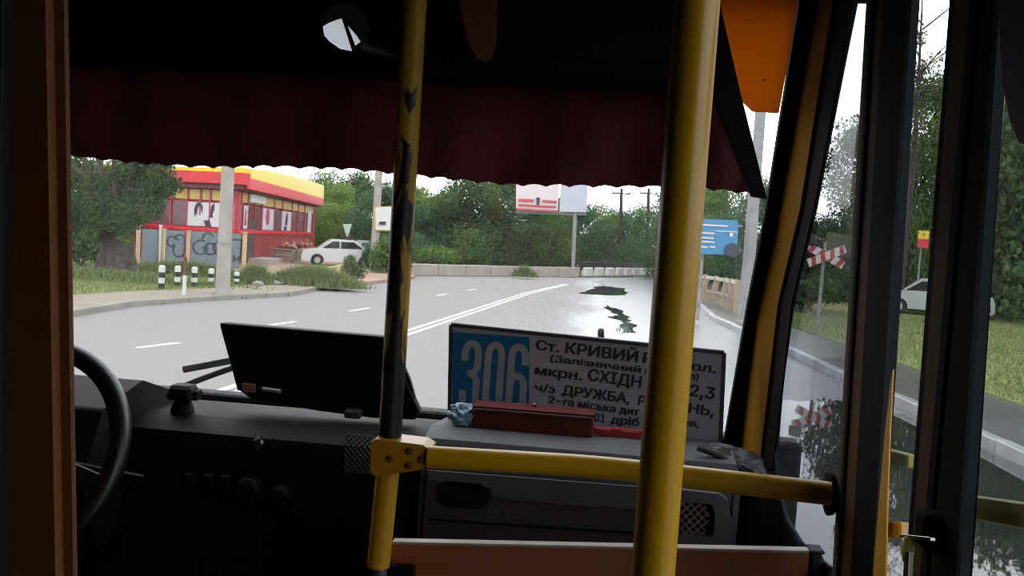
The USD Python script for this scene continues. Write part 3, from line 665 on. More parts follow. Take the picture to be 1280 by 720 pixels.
# cars
def car(label, loc, rz, paint, name='parked_car', L=4.1, W=1.65, H=1.42):
    t = thing(name, label, 'car', loc); o = np.asarray(loc, float); R = trimesh.transformations.rotation_matrix(rz, [0, 0, 1])[:3, :3]
    def put(nm, m, mat, smooth=False, parent=t, label=None): m.vertices = m.vertices @ R.T + o; return part(parent, nm, m, mat, smooth=smooth, label=label)
    h = L / 2
    prof = [(-h, .28), (-h - .02, .55), (-h + .08, .78), (-h + .95, .9), (h - .75, .95), (h - .08, .86), (h, .6), (h - .04, .28)]
    arch = lambda x: Point(x, .3).buffer(.34)
    body = Polygon(prof).buffer(.05).difference(arch(-h + .78)).difference(arch(h - .8))
    m = extr(body, (0, W / 2, 0), (1, 0, 0), (0, 0, 1), W); b_ = put('body', m, paint)
    cab = Polygon([(-h + .85, .88), (-h + 1.55, H), (h - 1.35, H), (h - .55, .92)]).buffer(.04)
    put('cabin', extr(cab, (0, W / 2 - .1, 0), (1, 0, 0), (0, 0, 1), W - .2), paint)
    for s in (-1, 1):
        y = s * (W / 2 - .1) + (0.012 if s > 0 else .012); 
        for q in ([(-h + 1.0, .95), (-h + 1.58, H - .07), (-.12, H - .07), (-.12, .95)], [(-.04, .95), (-.04, H - .07), (h - 1.4, H - .07), (h - .85, .97)]):
            put('window', extr(Polygon(q), (0, s * (W / 2 - .1) + .012, 0), (1, 0, 0), (0, 0, 1), .024), CGLASS)
        for x in (-h + .78, h - .8):
            wpath = put('wheel', lathe([(0, -.1), (.24, -.1), (.3, -.07), (.3, .07), (.24, .1), (0, .1)], A(x, s * (W / 2 - .11), .3), (0, 1, 0), 18), TYRE)
            put('hub', lathe([(0, -.11), (.17, -.11), (.17, .11), (0, .11)], A(x, s * (W / 2 - .11), .3), (0, 1, 0), 14), CARG, parent=wpath)
        put('headlamp', bx((-h + .05, s * (W / 2 - .25), .66), (.12, .32, .14)), WHITE); put('tail_lamp', bx((h - .03, s * (W / 2 - .2), .75), (.1, .22, .2)), LAMPR)
    ws = extr(Polygon([(-W / 2 + .2, 0), (W / 2 - .2, 0), (W / 2 - .3, .72), (-W / 2 + .3, .72)]), (-h + .9, 0, .93), (0, 1, 0), (.62, 0, .48), .02); put('windscreen', ws, CGLASS)
    put('bumper', bx((-h, 0, .38), (.14, W - .1, .18)), paint); put('bumper', bx((h, 0, .38), (.14, W - .1, .18)), paint)
    return t
c = base(424, 332.5); car('white parked car side-on beyond the weeds', c, radians(24), CARW)
c = base(457, 333); car('dark blue parked car standing behind the white car', c + A(0, 1.2, 0), radians(75), CARD)
# tipped yellow barrier frame in the weeds
o = [dep(px, py, 38.6) for px, py in [(405, 336), (431, 331), (433, 345), (402, 334)]]
t = thing('barrier_frame', 'tipped pale yellow tube barrier frame lying in the weeds', 'barrier', A(o[0][0], o[0][1], ZV))
YB = pm('barrier_yellow', (226, 214, 140), .5, .15, 6)
for a, b in [(0, 1), (1, 2), (2, 3)]: part(t, 'tube', tube([o[a], o[b]], .045, 8), YB)
for s in (.35, .7): part(t, 'brace', tube([o[0] * (1 - s) + o[1] * s, o[3] * (1 - s) + o[2] * s], .03, 8), YB)
# pole with the white light-box panel
b, D, pth = pole('concrete_pole', 'concrete pole with a white advertising panel behind the white car', 467, 339, 235, .42, CONC)
pc = [dep(x, y, D - .3) for x, y in [(470, 260), (497, 259), (497, 288), (470, 287)]]
t = thing('panel_sign', 'white advertising panel with yellow frame on the concrete pole', 'sign', pc[3])
part(t, 'face', slab(pc, .12), WHITE)
for a, b_ in zip(pc, pc[1:] + pc[:1]): part(t, 'frame', beam(a, b_, .2, .12), YELP)
pe = [dep(x, y, D - .45) for x, y in [(474, 277), (482, 277), (482, 281), (474, 281)]]; part(t, 'print', slab(pe, .02), POSTERD)
# give-way sign seen beyond the cars
b = base(434, 330); D = depth_of(b); t = thing('triangle_sign', 'small pale triangular road sign on a post behind the white car', 'road sign', b)
part(t, 'plate', slab([dep(428.5, 280, D), dep(440, 280, D), dep(434.2, 299, D)], .03), pm('sign_back', (206, 226, 206), .5, .06, 5))
part(t, 'post', tube([b, dep(434, 281, D + .08)], .035, 8), CONCGREY)
part(t, 'round_plate', lathe([(0, -.015), (.28, -.015), (.28, .015), (0, .015)], dep(433.5, 301, D - .05), FW, 18), BLACKP)
# low concrete wall, one block after another
def block_wall():
    ls = LineString([tuple(p) for p in WLw]); t = thing('concrete_wall', 'low pale concrete block wall along the far side of the bend', 'wall', (WLw[0][0], WLw[0][1], 0))
    n = 7; s = .3; L = ls.length / n; r = random.Random(4)
    for k in range(n):
        a, b = ls.interpolate(k * L), ls.interpolate((k + 1) * L - .04)
        h = .62 + r.uniform(-.02, .02)
        part(t, 'block', beam((a.x, a.y, h / 2), (b.x, b.y, h / 2), .35, h, b=.03), CONC)
    return ls
ls = block_wall()
hp = base(622, 331); g = trimesh.creation.icosphere(4, 1.0); g.vertices *= (3.2, 1.2, .75); g.vertices += (meshkit.fbm(g.vertices * 2.5, 4, 3)[:, None] - .5) * .5; g.apply_translation(A(hp[0], hp[1] + 1.9, .62))
solo('soil_heap', g, TARMACD, 'heap of pale soil and rubble behind the concrete wall', 'soil heap')
# black and white guard rail beyond
def guard():
    lr = LineString([tuple(p) for p in RLw] + [(9, 78)]); o = RLw[0]
    t = thing('guard_rail', 'black guard rail above white painted blocks on the bend', 'guard rail', (o[0], o[1], 0))
    n = 14; L = lr.length / n
    for k in range(n):
        a, b = lr.interpolate(k * L + .4 * L), lr.interpolate((k + 1) * L)
        m = beam((a.x, a.y, .34), (b.x, b.y, .34), .3, .62, b=.06); part(t, 'white_block', m, WHITE)
        a2 = lr.interpolate(k * L)
        part(t, 'post', bx((a2.x, a2.y + .15, .5), (.16, .16, 1.0)), BLACKP)
    for k in range(n):
        a, b = lr.interpolate(k * L), lr.interpolate((k + 1) * L)
        part(t, 'rail', beam((a.x, a.y + .05, .88), (b.x, b.y + .05, .88), .08, .3), BLACKP)
guard()
# billboard
b = onz(716, 343, ZV); D = depth_of(b); t = thing('billboard', 'red and white roadside billboard on a slim post', 'billboard', b)
part(t, 'post', tube([b, dep(719, 262, D)], .13, 12), CONCGREY)
TL = [dep(645, 218, D), dep(699, 221, D), dep(697, 265, D), dep(645, 262, D)]
part(t, 'panel', slab(TL, .18), pm('billboard_white', (240, 224, 226), .5, .04, 4), label='white billboard half with red lettering bars')
TR_ = [dep(702, 221, D), dep(735, 223, D), dep(733, 265.5, D), dep(699, 265, D)]
part(t, 'panel', slab(TR_, .18), pm('billboard_grey', (206, 208, 222), .5, .06, 4), label='plain grey billboard half')
REDB = pm('billboard_red', (206, 74, 88), .5, .08, 4)
for q in ([(648, 248.5), (667, 249), (667, 252.5), (648, 252)], [(678, 250), (696, 251), (696, 254), (678, 253)], [(648, 255), (695, 257.5), (695, 260), (648, 257.5)], [(645, 260), (697, 263), (697, 265), (645, 262.5)]):
    part(t, 'print', slab([dep(x, y, D - .25) for x, y in q], .02), REDB)
part(t, 'print', slab([dep(x, y, D - .25) for x, y in [(670, 247), (675, 247), (674, 256), (671, 256)]], .02), POSTERD)
part(t, 'frame', beam(dep(645, 265, D + .1), dep(733, 268, D + .1), .2, .18), CONCGREY)
for px, py, top, D, lab in [(772, 345, 236, 72, 'thin dark leaning pole against the white sky by the billboard'), (806, 345, 236, 74, 'thin dark pole against the white sky by the thick yellow pole')]:
    a = dep(px, 330, D); a[2] = ZV; e = dep(px + 5, top, D); t = thing('utility_pole', lab, 'pole', a)
    part(t, 'shaft', tube([a, a * .5 + e * .5 + A(.1, 0, 0), e], [.2, .16, .12], 10), BARKD); part(t, 'crossarm', beam(e - A(.8, 0, .4), e + A(.8, 0, -.4), .1, .1), BARKD)
    for s in (-.7, .7): part(t, 'insulator', lathe([(0, 0), (.06, 0), (.08, .1), (.03, .2), (0, .2)], e + A(s, 0, -.34), n=8), WHITE)

# ================================================================== AHEAD, RIGHT
b, D, pth = pole('concrete_pole', 'grey concrete pole standing beside the blue direction sign', 930, 404, 250, .37, CONCGREY)
q = [dep(x, y, D - .35) for x, y in [(845, 272), (922, 276), (921, 318.5), (845, 317)]]
t = thing('direction_sign', 'blue direction sign with white lines beside the grey pole', 'road sign', A(q[2][0], q[2][1], ZV))
part(t, 'plate', slab(q, .05), SIGNBLUE)
def lb(x0, x1, y0, y1, nm='print', mat=WHITE): part(t, nm, slab([dep(x, y, D - .42) for x, y in [(x0, y0), (x1, y0 + (x1 - x0) * .06), (x1, y1 + (x1 - x0) * .06), (x0, y1)]], .01), mat)
for x0, x1, y0 in [(877, 910, 280), (876, 893, 290), (876, 892, 296), (875, 893, 301), (875, 885, 307.5), (887, 894, 307.5)]: lb(x0, x1, y0, y0 + 1.7)
lb(912, 916, 291, 295.5); lb(895, 922, 288, 289)
part(t, 'post', tube([A(q[1][0] - .9, q[1][1] + .12, ZV), A(q[1][0] - .9, q[1][1] + .12, q[1][2])], .05, 10), CONCGREY)
part(t, 'bracket', beam(dep(918, 282, D - .2), dep(928, 283, D - .1), .06, .06), CONCGREY)
pc = dep(915.5, 313, D - .5); t = thing('round_sign', 'small round black sign back at the corner of the blue direction sign', 'road sign', pc)
part(t, 'plate', lathe([(0, -.015), (.2, -.015), (.21, 0), (.2, .015), (0, .015)], pc, FW, 24), pm('sign_dark', (34, 42, 66), .5, .1, 4)); part(t, 'arm', beam(pc + A(0, .03, 0), dep(928, 313, D - .05), .04, .04), CONCGREY)
# wooden fence by the grass
def wood_fence():
    D0 = 31; t = thing('wooden_fence', 'weathered wooden post fence below the blue sign', 'fence', A(*dep(880, 388, D0)[:2], ZV))
    P = [dep(px, 392, D) for px, D in [(866, 34), (879, 33), (892, 32), (904, 30.5), (911, 29.5), (919, 28.5)]]
    for p in P: part(t, 'post', bx(A(p[0], p[1], ZV + .55), (.16, .12, 1.15)), WOODW)
    for a, b in zip(P, P[1:]):
        part(t, 'rail', beam(A(a[0], a[1], ZV + 1.02), A(b[0], b[1], ZV + 1.02), .07, .12), pm('wood_pale', (206, 198, 184), .8, .15, 8)); part(t, 'rail', beam(A(a[0], a[1], ZV + .5), A(b[0], b[1], ZV + .5), .05, .1), WOODW)
        for s in (.33, .66):
            m = a * (1 - s) + b * s; part(t, 'paling', beam(A(m[0], m[1], ZV + .1), A(m[0] + .25, m[1], ZV + .95), .04, .1), WOODW)
wood_fence()
def low_house(label, px, py0, py1, px1, D, wallm, roofm, name='house'):
    a, b = dep(px, py1, D), dep(px1, py1, D); z1 = a[2]; h = dep(px, py0, D)[2]
    t = thing(name, label, 'house', A(a[0], a[1], ZV)); d = unit((b - a) * A(1, 1, 0)); L = np.linalg.norm((b - a)[:2]); n = A(-d[1], d[0], 0)
    z0 = ZV - .1
    for k in range(2):
        off = n * (0 if k == 0 else 5); part(t, 'wall', beam(A(a[0], a[1], (z0 + h) / 2) + off, A(b[0], b[1], (z0 + h) / 2) + off, .25, h - z0, b=.01), wallm)
    for p in (a, b): part(t, 'wall', beam(A(p[0], p[1], (z0 + h) / 2), A(p[0], p[1], (z0 + h) / 2) + n * 5, .25, h - z0, b=.01), wallm)
    ridge = h + 1.3
    for s in (0, 1):
        e0 = A(a[0], a[1], h) - d * .4 + (n * -.5 if s == 0 else n * 5.5); e1 = A(b[0], b[1], h) + d * .4 + (n * -.5 if s == 0 else n * 5.5); r0 = A(a[0], a[1], ridge) - d * .4 + n * 2.5; r1 = A(b[0], b[1], ridge) + d * .4 + n * 2.5
        part(t, 'roof', slab([e0, e1, r1, r0], .08), roofm)
    k = max(2, int(L / 2.2))
    for i in range(k):
        s = (i + .5) / k * L; w = part(t, 'window', extr(sbox(-.5, -.55, .5, .55), A(a[0], a[1], (h + z0) * .55) + d * s - n * .13, d, A(0, 0, 1), .04), WHITE); part(w, 'pane', extr(sbox(-.42, -.47, .42, .47), A(a[0], a[1], (h + z0) * .55) + d * s - n * .18, d, A(0, 0, 1), .02), CGLASS)
    return t
low_house('pale low house with grey roof behind the wooden fence', 862, 339, 352, 904, 60, pm('house_plaster', (216, 206, 202), .8, .08, 2), pm('house_roof_grey', (98, 96, 100), .7, .2, 3))
low_house('pale house with light roof among trees in the narrow door pane', 1108, 292, 345, 1176, 46, pm('house_white', (212, 214, 220), .8, .06, 2), pm('house_roof_pale', (176, 190, 206), .5, .1, 3))
# railway crossing sign
def crossbuck():
    D = 22.5; c = dep(1031, 319, D); b = A(c[0] - .04, c[1], ZV + .04)
    t = thing('crossing_sign', 'red and white striped railway crossing cross on a post', 'road sign', b)
    part(t, 'post', tube([b, A(c[0], c[1] + .06, c[2] + .35)], .045, 12), CONCGREY)
    for k, (p, q) in enumerate([((1008.5, 307), (1054, 331.5)), ((1010, 329), (1056.5, 311))]):
        a, e = dep(*p, D - .02 * k), dep(*q, D - .02 * k); L = np.linalg.norm(e - a); d = unit(e - a)
        fl = FW * A(1, 1, 0); fl = unit(fl); upv = np.cross(d, fl); upv = upv if upv[2] > 0 else -upv
        arm = part(t, 'arm', slab([a - upv * .11, e - upv * .11, e + upv * .11, a + upv * .11], .02), WHITE)
        for i in range(4):
            s0 = L * (.06 + i * .25); s1 = s0 + L * .12; sk = .06
            part(arm, 'stripe', slab([a + d * s0 - upv * .11 - fl * .021, a + d * s1 - upv * .11 - fl * .021, a + d * (s1 + sk) + upv * .11 - fl * .021, a + d * (s0 + sk) + upv * .11 - fl * .021], .003), pm('sign_red', (196, 34, 30), .4, .08, 5))
    bc = dep(1013, 300, D); m = bx(bc, (.3, .16, .3)); part(t, 'lamp_box', m, BLACKP, label='black lamp box')
    part(t, 'lamp_arm', beam(bc, dep(1029, 309, D), .05, .05), BLACKP)
crossbuck()
q = [dep(x, y, 34) for x, y in [(1147, 288), (1161, 289), (1160, 299), (1147, 298.5)]]; q2 = [dep(x, y, 34) for x, y in [(1147, 298.7), (1160, 299.2), (1159.5, 311), (1146, 309)]]
bb = A((q2[2][0] + q2[3][0]) / 2, q2[2][1] + .1, ZV + .04)
t = thing('roadside_sign', 'small sign with yellow top and red lower half on the lawn', 'sign', bb); part(t, 'plate', slab(q, .06), YEL, label='yellow plate'); part(t, 'plate', slab(q2, .06), RED, label='red plate'); part(t, 'post', tube([bb, A(bb[0], bb[1] + .02, q[0][2])], .04, 8), CONCGREY)
c = onz(1146, 393, ZV + .04); car('pale grey parked car at the lawn edge seen in the narrow door pane', c + A(.6, 0, 0), radians(-20), CARG)

# ================================================================== THE BUS
XR, XL, ZF, ZC, YB_ = .42, -1.80, .70, 2.64, -2.6
TRIMBLK = pm('black_rubber', (7, 7, 8), .85, .15, 12, spec=.05)
BUSYS = pm('strip_yellow', (236, 176, 20), .4, .1, 6)
DIMY = pm('shaded_yellow_paint', (88, 62, 14), .8, .15, 6, spec=.08)  # yellow door paint, darkened in its colour for the dim light there
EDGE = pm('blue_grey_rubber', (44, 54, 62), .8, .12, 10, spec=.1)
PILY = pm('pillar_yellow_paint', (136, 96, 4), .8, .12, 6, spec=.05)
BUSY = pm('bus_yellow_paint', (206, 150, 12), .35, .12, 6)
INNER = pm('inner_lining', (22, 20, 18), .7, .15, 4)
DARKV = pm('black_vinyl', (9, 9, 10), .7, .2, 20, bump=.1, bscale=250)
DASHT = pm('dash_grey_plastic', (96, 98, 104), .6, .1, 8, bump=.15, bscale=400, spec=.3)
DASHF = pm('dash_front_plastic', (78, 80, 86), .6, .1, 8, bump=.15, bscale=400, spec=.3)
DASHK = pm('dash_black_plastic', (6, 6, 7), .65, .15, 8, bump=.1, bscale=300, spec=.2)
CHROME = pm('chrome', (190, 192, 196), .2, .05, 8, metallic=1.0)
YTUBE = worn('yellow_tube_paint', (226, 172, 14), (46, 38, 24), .22, .25, rough=.3)
YCHIP = usdkit.material(stage, '/World/Looks/chipped_yellow_paint', {'tc': ('texture_coordinate', {}), 'mp': ('mapping', {'scale': (18, 18, 7)}), 'no': ('noise_texture', {'scale': 1.0, 'detail': 5, 'distortion': .6}),
    'xyz': ('separate_xyz', {}), 'gz': ('map_range', {'from_min': 1.25, 'from_max': 1.72, 'to_min': -.05, 'to_max': .2, 'clamp': True}), 'ad': ('math', {'math_type': 'add'}),
    'ra': ('rgb_ramp', {'ramp': [(0, tuple(lin((24, 23, 22)))), (.50, tuple(lin((26, 25, 22)))), (.53, tuple(lin((206, 164, 28)))), (1, tuple(lin((214, 170, 26))))]}),
    'bu': ('bump', {'strength': .25, 'distance': .002}), 'p': ('principled_bsdf', {'roughness': .45, 'specular_ior_level': .3})},
    [('tc.object', 'mp.vector'), ('mp.vector', 'no.vector'), ('tc.object', 'xyz.vector'), ('xyz.z', 'gz.value'), ('gz.result', 'ad.value1'), ('no.fac', 'ad.value2'), ('ad.value', 'ra.fac'), ('ra.color', 'p.base_color'), ('no.fac', 'bu.height'), ('bu.normal', 'p.normal')], surface='p.BSDF')
YLOW = worn('scuffed_yellow_paint', (226, 172, 14), (40, 34, 26), .24, .26, (16, 16, 9), .35)
PLY = board('plywood_brown', (156, 82, 42), (174, 96, 52))
PLYD = board('partition_board', (142, 84, 36), (160, 98, 46))
G_CLEAR, G_SIDE, G_DOOR = glass('windscreen_glass', (.97, .98, .98), .016), glass('side_glass', (.60, .62, .64), .010, k=.05), glass('door_glass', (.80, .82, .82), .012, k=.3)
_y0 = -.85
# windscreen plane, leaning back to the top
WS0, WS1 = A(0, 2.21, 1.57), A(0, 1.745, 2.565)
WSd = unit(WS1 - WS0); WSn = np.cross(A(1, 0, 0), WSd)
def onws(px, py, off=0.0):
    d = ray(px, py); n = WSn if WSn[1] < 0 else -WSn; o = WS0 + n * off
    return EYE + d * ((o - EYE) @ n) / (d @ n)
struct('floor', bx(((XR + XL) / 2, -.2, ZF - .05), (XR - XL + .3, 5.0, .1), .01), pm('floor_mat', (40, 40, 42), .7, .2, 10))
struct('ceiling', bx(((XR + XL) / 2, -.38, ZC + .06), (XR - XL + .4, 4.3, .1), .02), INNER)
struct('wall_back', bx(((XR + XL) / 2, YB_, (ZF + ZC) / 2 + .02), (XR - XL + .3, .08, ZC - ZF + .1), .01), INNER)  # unseen rear closed off without windows to keep the interior dark
yz = lambda ps, holes=(): Polygon(ps, holes)
wl = Polygon([(YB_, ZF), (2.25, ZF), (2.25, 1.57), (1.80, ZC), (YB_, ZC)])
struct('wall_left', extr(wl, (XL - .06, 0, 0), (0, 1, 0), (0, 0, 1), .06), INNER)  # unseen side, driver's window left out to keep the cab dark
struct('wall_front', bx(((XR + XL) / 2, 2.28, (ZF + 1.57) / 2), (XR - XL + .3, .08, 1.57 - ZF), .01), DASHK)
# header over the windscreen
struct('trim_1', bx(((XR + XL) / 2, 1.70, ZC - .005), (XR - XL + .3, .24, .12), .03), INNER)
# right wall: front piece with the small side window, then the door opening, then the rear piece
winpx = [(1072, -20), (1060, 60), (1040, 160), (1016, 280), (994, 390), (978, 480), (972, 560), (976, 620), (988, 655), (1006, 682), (1030, 705), (1046, 716), (1046, 600), (1058, 300), (1075, 60), (1078, -20)]
winL = [(1069, 0), (1055, 70), (1018, 260), (990, 380), (976, 480), (970, 560), (973, 612), (984, 650), (1002, 680), (1036, 708)]
def yzp(px, py, x=XR): p = onx(x, px, py); return (p[1], p[2])
bR = [(1085, -40), (1040, 740)]                                  # left edge of the door post
hole = [yzp(*p) for p in winL] + [yzp(1048, 712), yzp(1046, 640), yzp(1068, 300), yzp(1088, 0)]
hole = Polygon(hole).buffer(.004).buffer(-.004)
yb_top, yb_bot = yzp(1083, 0), yzp(1040, 720)
front = Polygon([(1.40, ZF), (2.28, ZF), (2.26, 1.50), (2.20, 1.60), (1.74, 2.56), (1.70, ZC), (1.30, ZC)]).buffer(0)
front = front.difference(hole)
struct('wall_right', extr(front, (XR, 0, 0), (0, 1, 0), (0, 0, 1), .006), DASHK)
struct('window_2', extr(hole.buffer(.01), (XR + .002, 0, 0), (0, 1, 0), (0, 0, 1), .003), G_SIDE)
gask = hole.buffer(.004).difference(hole.buffer(-.006)); struct('trim_2', extr(gask.intersection(sbox(1.46, 1.2, 2.6, 3)), (XR - .004, 0, 0), (0, 1, 0), (0, 0, 1), .0045), EDGE)
struct('wall_right', extr(Polygon([(YB_, ZF), (.15, ZF), (.15, ZC), (YB_, ZC)]), (XR, 0, 0), (0, 1, 0), (0, 0, 1), .06), INNER)
struct('wall_right', extr(Polygon([(.1, 2.6), (1.45, 2.6), (1.45, ZC + .05), (.1, ZC + .05)]), (XR, 0, 0), (0, 1, 0), (0, 0, 1), .05), INNER)
# windscreen pillar: black seal, yellow pillar, black window seal
Lseal = [(997, 0), (956, 260), (933, 380), (903, 556)]; Ly = [(1019, 0), (972, 260), (946, 380), (924, 556)]; Ly2 = [(1041, 0), (1000, 260), (972, 380), (952, 556)]; Lw = [(1066, 0), (1017, 260), (989, 380), (969, 556)]
def ext(l): 
    (x0, y0), (x1, y1) = l[0], l[1]; k = (x1 - x0) / (y1 - y0); (x2, y2), (x3, y3) = l[-2], l[-1]; k2 = (x3 - x2) / (y3 - y2)
    return [(x0 - 45 * k, y0 - 45)] + l + [(x3 + 30 * k2, y3 + 30)]
struct('trim_3', slab([onws(*p, .01) for p in ext(Lseal)] + [onws(*p, .01) for p in ext(Ly)[::-1]], .02), TRIMBLK)
def ribbon(la, lb, fa, fb, t, mat, name):
    """A curved strip between two lines of points, with thickness away from the eye."""
    a, b = [fa(*p) for p in ext(la)], [fb(*p) for p in ext(lb)]; V, Fc = [], []
    for p, q in zip(a, b):
        n = unit(np.cross(q - p, A(0, -.4, .9))); n = n if n @ (p - EYE) > 0 else -n
        V += [p, q, q + n * t, p + n * t]
    for i in range(len(a) - 1):
        for j in range(4):
            k = (j + 1) % 4; Fc += [(4 * i + j, 4 * i + k, 4 * i + 4 + k), (4 * i + j, 4 * i + 4 + k, 4 * i + 4 + j)]
    e = 4 * (len(a) - 1); Fc += [(0, 2, 1), (0, 3, 2), (e, e + 1, e + 2), (e, e + 2, e + 3)]
    m = trimesh.Trimesh(np.array(V), Fc, process=False); m.fix_normals(); return struct(name, m, mat)
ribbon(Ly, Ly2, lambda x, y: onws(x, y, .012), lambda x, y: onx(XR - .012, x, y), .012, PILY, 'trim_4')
ribbon(Ly2, Lw, lambda x, y: onx(XR - .005, x, y), lambda x, y: onx(XR - .005, x, y), .004, TRIMBLK, 'trim_5')
# windscreen glass
wsq = [WS0 + A(XL, 0, 0), WS0 + A(XR - .02, 0, 0), WS0 + WSd * 1.16 + A(XR - .02, 0, 0), WS0 + WSd * 1.16 + A(XL, 0, 0)]
struct('window_1', slab(wsq, .005), G_CLEAR)
struct('trim_6', bx(((XR + XL) / 2, 2.2, 1.565), (XR - XL, .05, .03), .008), TRIMBLK)

# the folding door
def door():
    path = numbered('/World', 'door_1'); UsdGeom.Xform.Define(stage, path); tag(stage.GetPrimAtPath(path), None, None, None, 'structure'); _loc[path] = np.zeros(3)
    def stile(l0, l1, r0, r1, x, t, mat, name='stile', y0=-45, y1=1450, py=(0, 720)):
        """Upright strip on the plane x: left edge at columns l0 (top row) and l1 (bottom row), right edge r0, r1."""
        def at(c0, c1, row): return c0 + (c1 - c0) * (row - py[0]) / (py[1] - py[0])
        def P(c0, c1):
            a, b = onx(x, c0, 0), onx(x, c1, 720); k = lambda z: a + (b - a) * (z - a[2]) / (b[2] - a[2]); return k
        kl, kr = P(l0, l1), P(r0, r1)
        zt, zb = ZC + .02, ZF
        q = [kl(zt), kr(zt), kr(zb), kl(zb)]
        q = [(p[1], p[2]) for p in q]
        return part(path, name, extr(Polygon(q).buffer(0), (x, 0, 0), (0, 1, 0), (0, 0, 1), t), mat)
    xi = XR - .02
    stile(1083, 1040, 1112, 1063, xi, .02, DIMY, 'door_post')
    stile(1087, 1044, 1091, 1047, xi - .004, .01, TRIMBLK, 'seal')
    stile(1104, 1063, 1135, 1090, xi - .006, .014, TRIMBLK)
    stile(1135, 1090, 1140, 1094, xi - .006, .010, EDGE, 'rubber_edge')
    part(path, 'frame_edge', slab([onx(xi - .008, *p) for p in [(1118, 462), (1117, 480), (1114, 540), (1111, 620), (1109, 720), (1107, 800), (1083, 800), (1093, 720), (1101, 620), (1108, 540), (1115, 480)]], .002), BUSYS, label='bright yellow door edge strip')
    stile(1187, 1131, 1193, 1137, xi, .012, TRIMBLK)
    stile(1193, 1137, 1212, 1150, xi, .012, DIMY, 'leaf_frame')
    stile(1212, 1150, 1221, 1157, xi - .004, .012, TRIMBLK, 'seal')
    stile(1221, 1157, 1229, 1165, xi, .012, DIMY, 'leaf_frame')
    stile(1229, 1165, 1243, 1195, xi - .006, .016, TRIMBLK)
    stile(1243, 1195, 1250, 1200, xi - .006, .010, EDGE, 'rubber_edge')
    pane = lambda y0, y1, nm: part(path, nm, extr(Polygon([(y0, ZF), (y1, ZF), (y1, ZC - .04), (y0, ZC - .04)]), (XR + .004, 0, 0), (0, 1, 0), (0, 0, 1), .005), G_DOOR)
    pane(1.105, 1.28, 'pane'); pane(.15, .97, 'pane')
    # solid olive bars stand in for the yellow rail mirrored in the panes
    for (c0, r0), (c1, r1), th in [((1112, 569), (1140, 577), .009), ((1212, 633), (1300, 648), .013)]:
        a, b = onx(XR + .02, c0, r0), onx(XR + .02, c1, r1); part(path, 'grab_bar', beam(a, b, .012, th * 2), pm('reflection_olive', (176, 164, 40), .4, .1, 8))
    a, b = onx(XR, 1112, 661), onx(XR, 1134, 664); part(path, 'cross_rail', beam(a, b, .02, .022), BUSY)
    part(path, 'rear_stile', bx((XR, .17, (ZF + ZC) / 2), (.05, .06, ZC - ZF), .01), TRIMBLK)
    # the lever and its rod
    a = onx(XR - .05, 1131, 670); rod = part(path, 'pull_rod', tube([a, onx(XR - .05, 1136, 690), onx(XR - .05, 1133, 760)], [.003, .005, .005], 10), CHROME)
    part(path, 'lever', beam(onx(XR - .05, 1128, 670), onx(XR - .05, 1166, 674), .006, .004), CHROME)
    part(path, 'rod_grip', lathe([(0, -.016), (.005, -.014), (.007, 0), (.005, .014), (0, .016)], onx(XR - .05, 1135, 687), n=12), pm('grip_yellow', (214, 200, 90), .4, .1, 8))
    part(path, 'lock_box', bx(onx(XR - .03, 1166, 663), (.03, .03, .04)), TRIMBLK)
door()
# black cloth by the door top
pts = [(1252, -60), (1256, 0), (1258, 60), (1262, 110), (1270, 150), (1282, 178), (1330, 200), (1340, -60)]
solo('door_drape', slab([onx(XR - .03, *p) for p in pts], .006), DARKV, 'black cloth hanging in the top corner of the bus door', 'cloth')

# board partition behind the driver's seat
yP = .78
pb = [ony(yP, *p) for p in [(68, -140), (70, 0), (75, 360), (82, 720), (84, 900)]]
pl = [A(XL, yP, p[2]) for p in (pb[-1], pb[0])]
zt = ZC + .02; e_top = pb[1] + (pb[1] - pb[3]) * (zt - pb[1][2]) / (pb[1][2] - pb[3][2]); e_bot = pb[3] + (pb[3] - pb[1]) * (ZF - pb[3][2]) / (pb[3][2] - pb[1][2])
t = thing('partition_board', 'tall brown wood-grain board partition behind the steering wheel', 'partition', A(e_bot[0], yP, ZF))
part(t, 'panel', slab([e_bot, e_top, A(XL, yP, zt), A(XL, yP, ZF)], .016), PLYD)
part(t, 'edge_strip', beam(e_bot + A(.002, .0, 0), e_top + A(.002, 0, 0), .02, .006, up=(0, 1, 0), b=.002), PLYD)
a = [ony(yP - .02, *p) for p in [(6, -40), (0, 760)]]; part(t, 'batten', beam(a[0], a[1], .012, .02, up=(0, 1, 0)), DARKV, label='dark vertical batten')

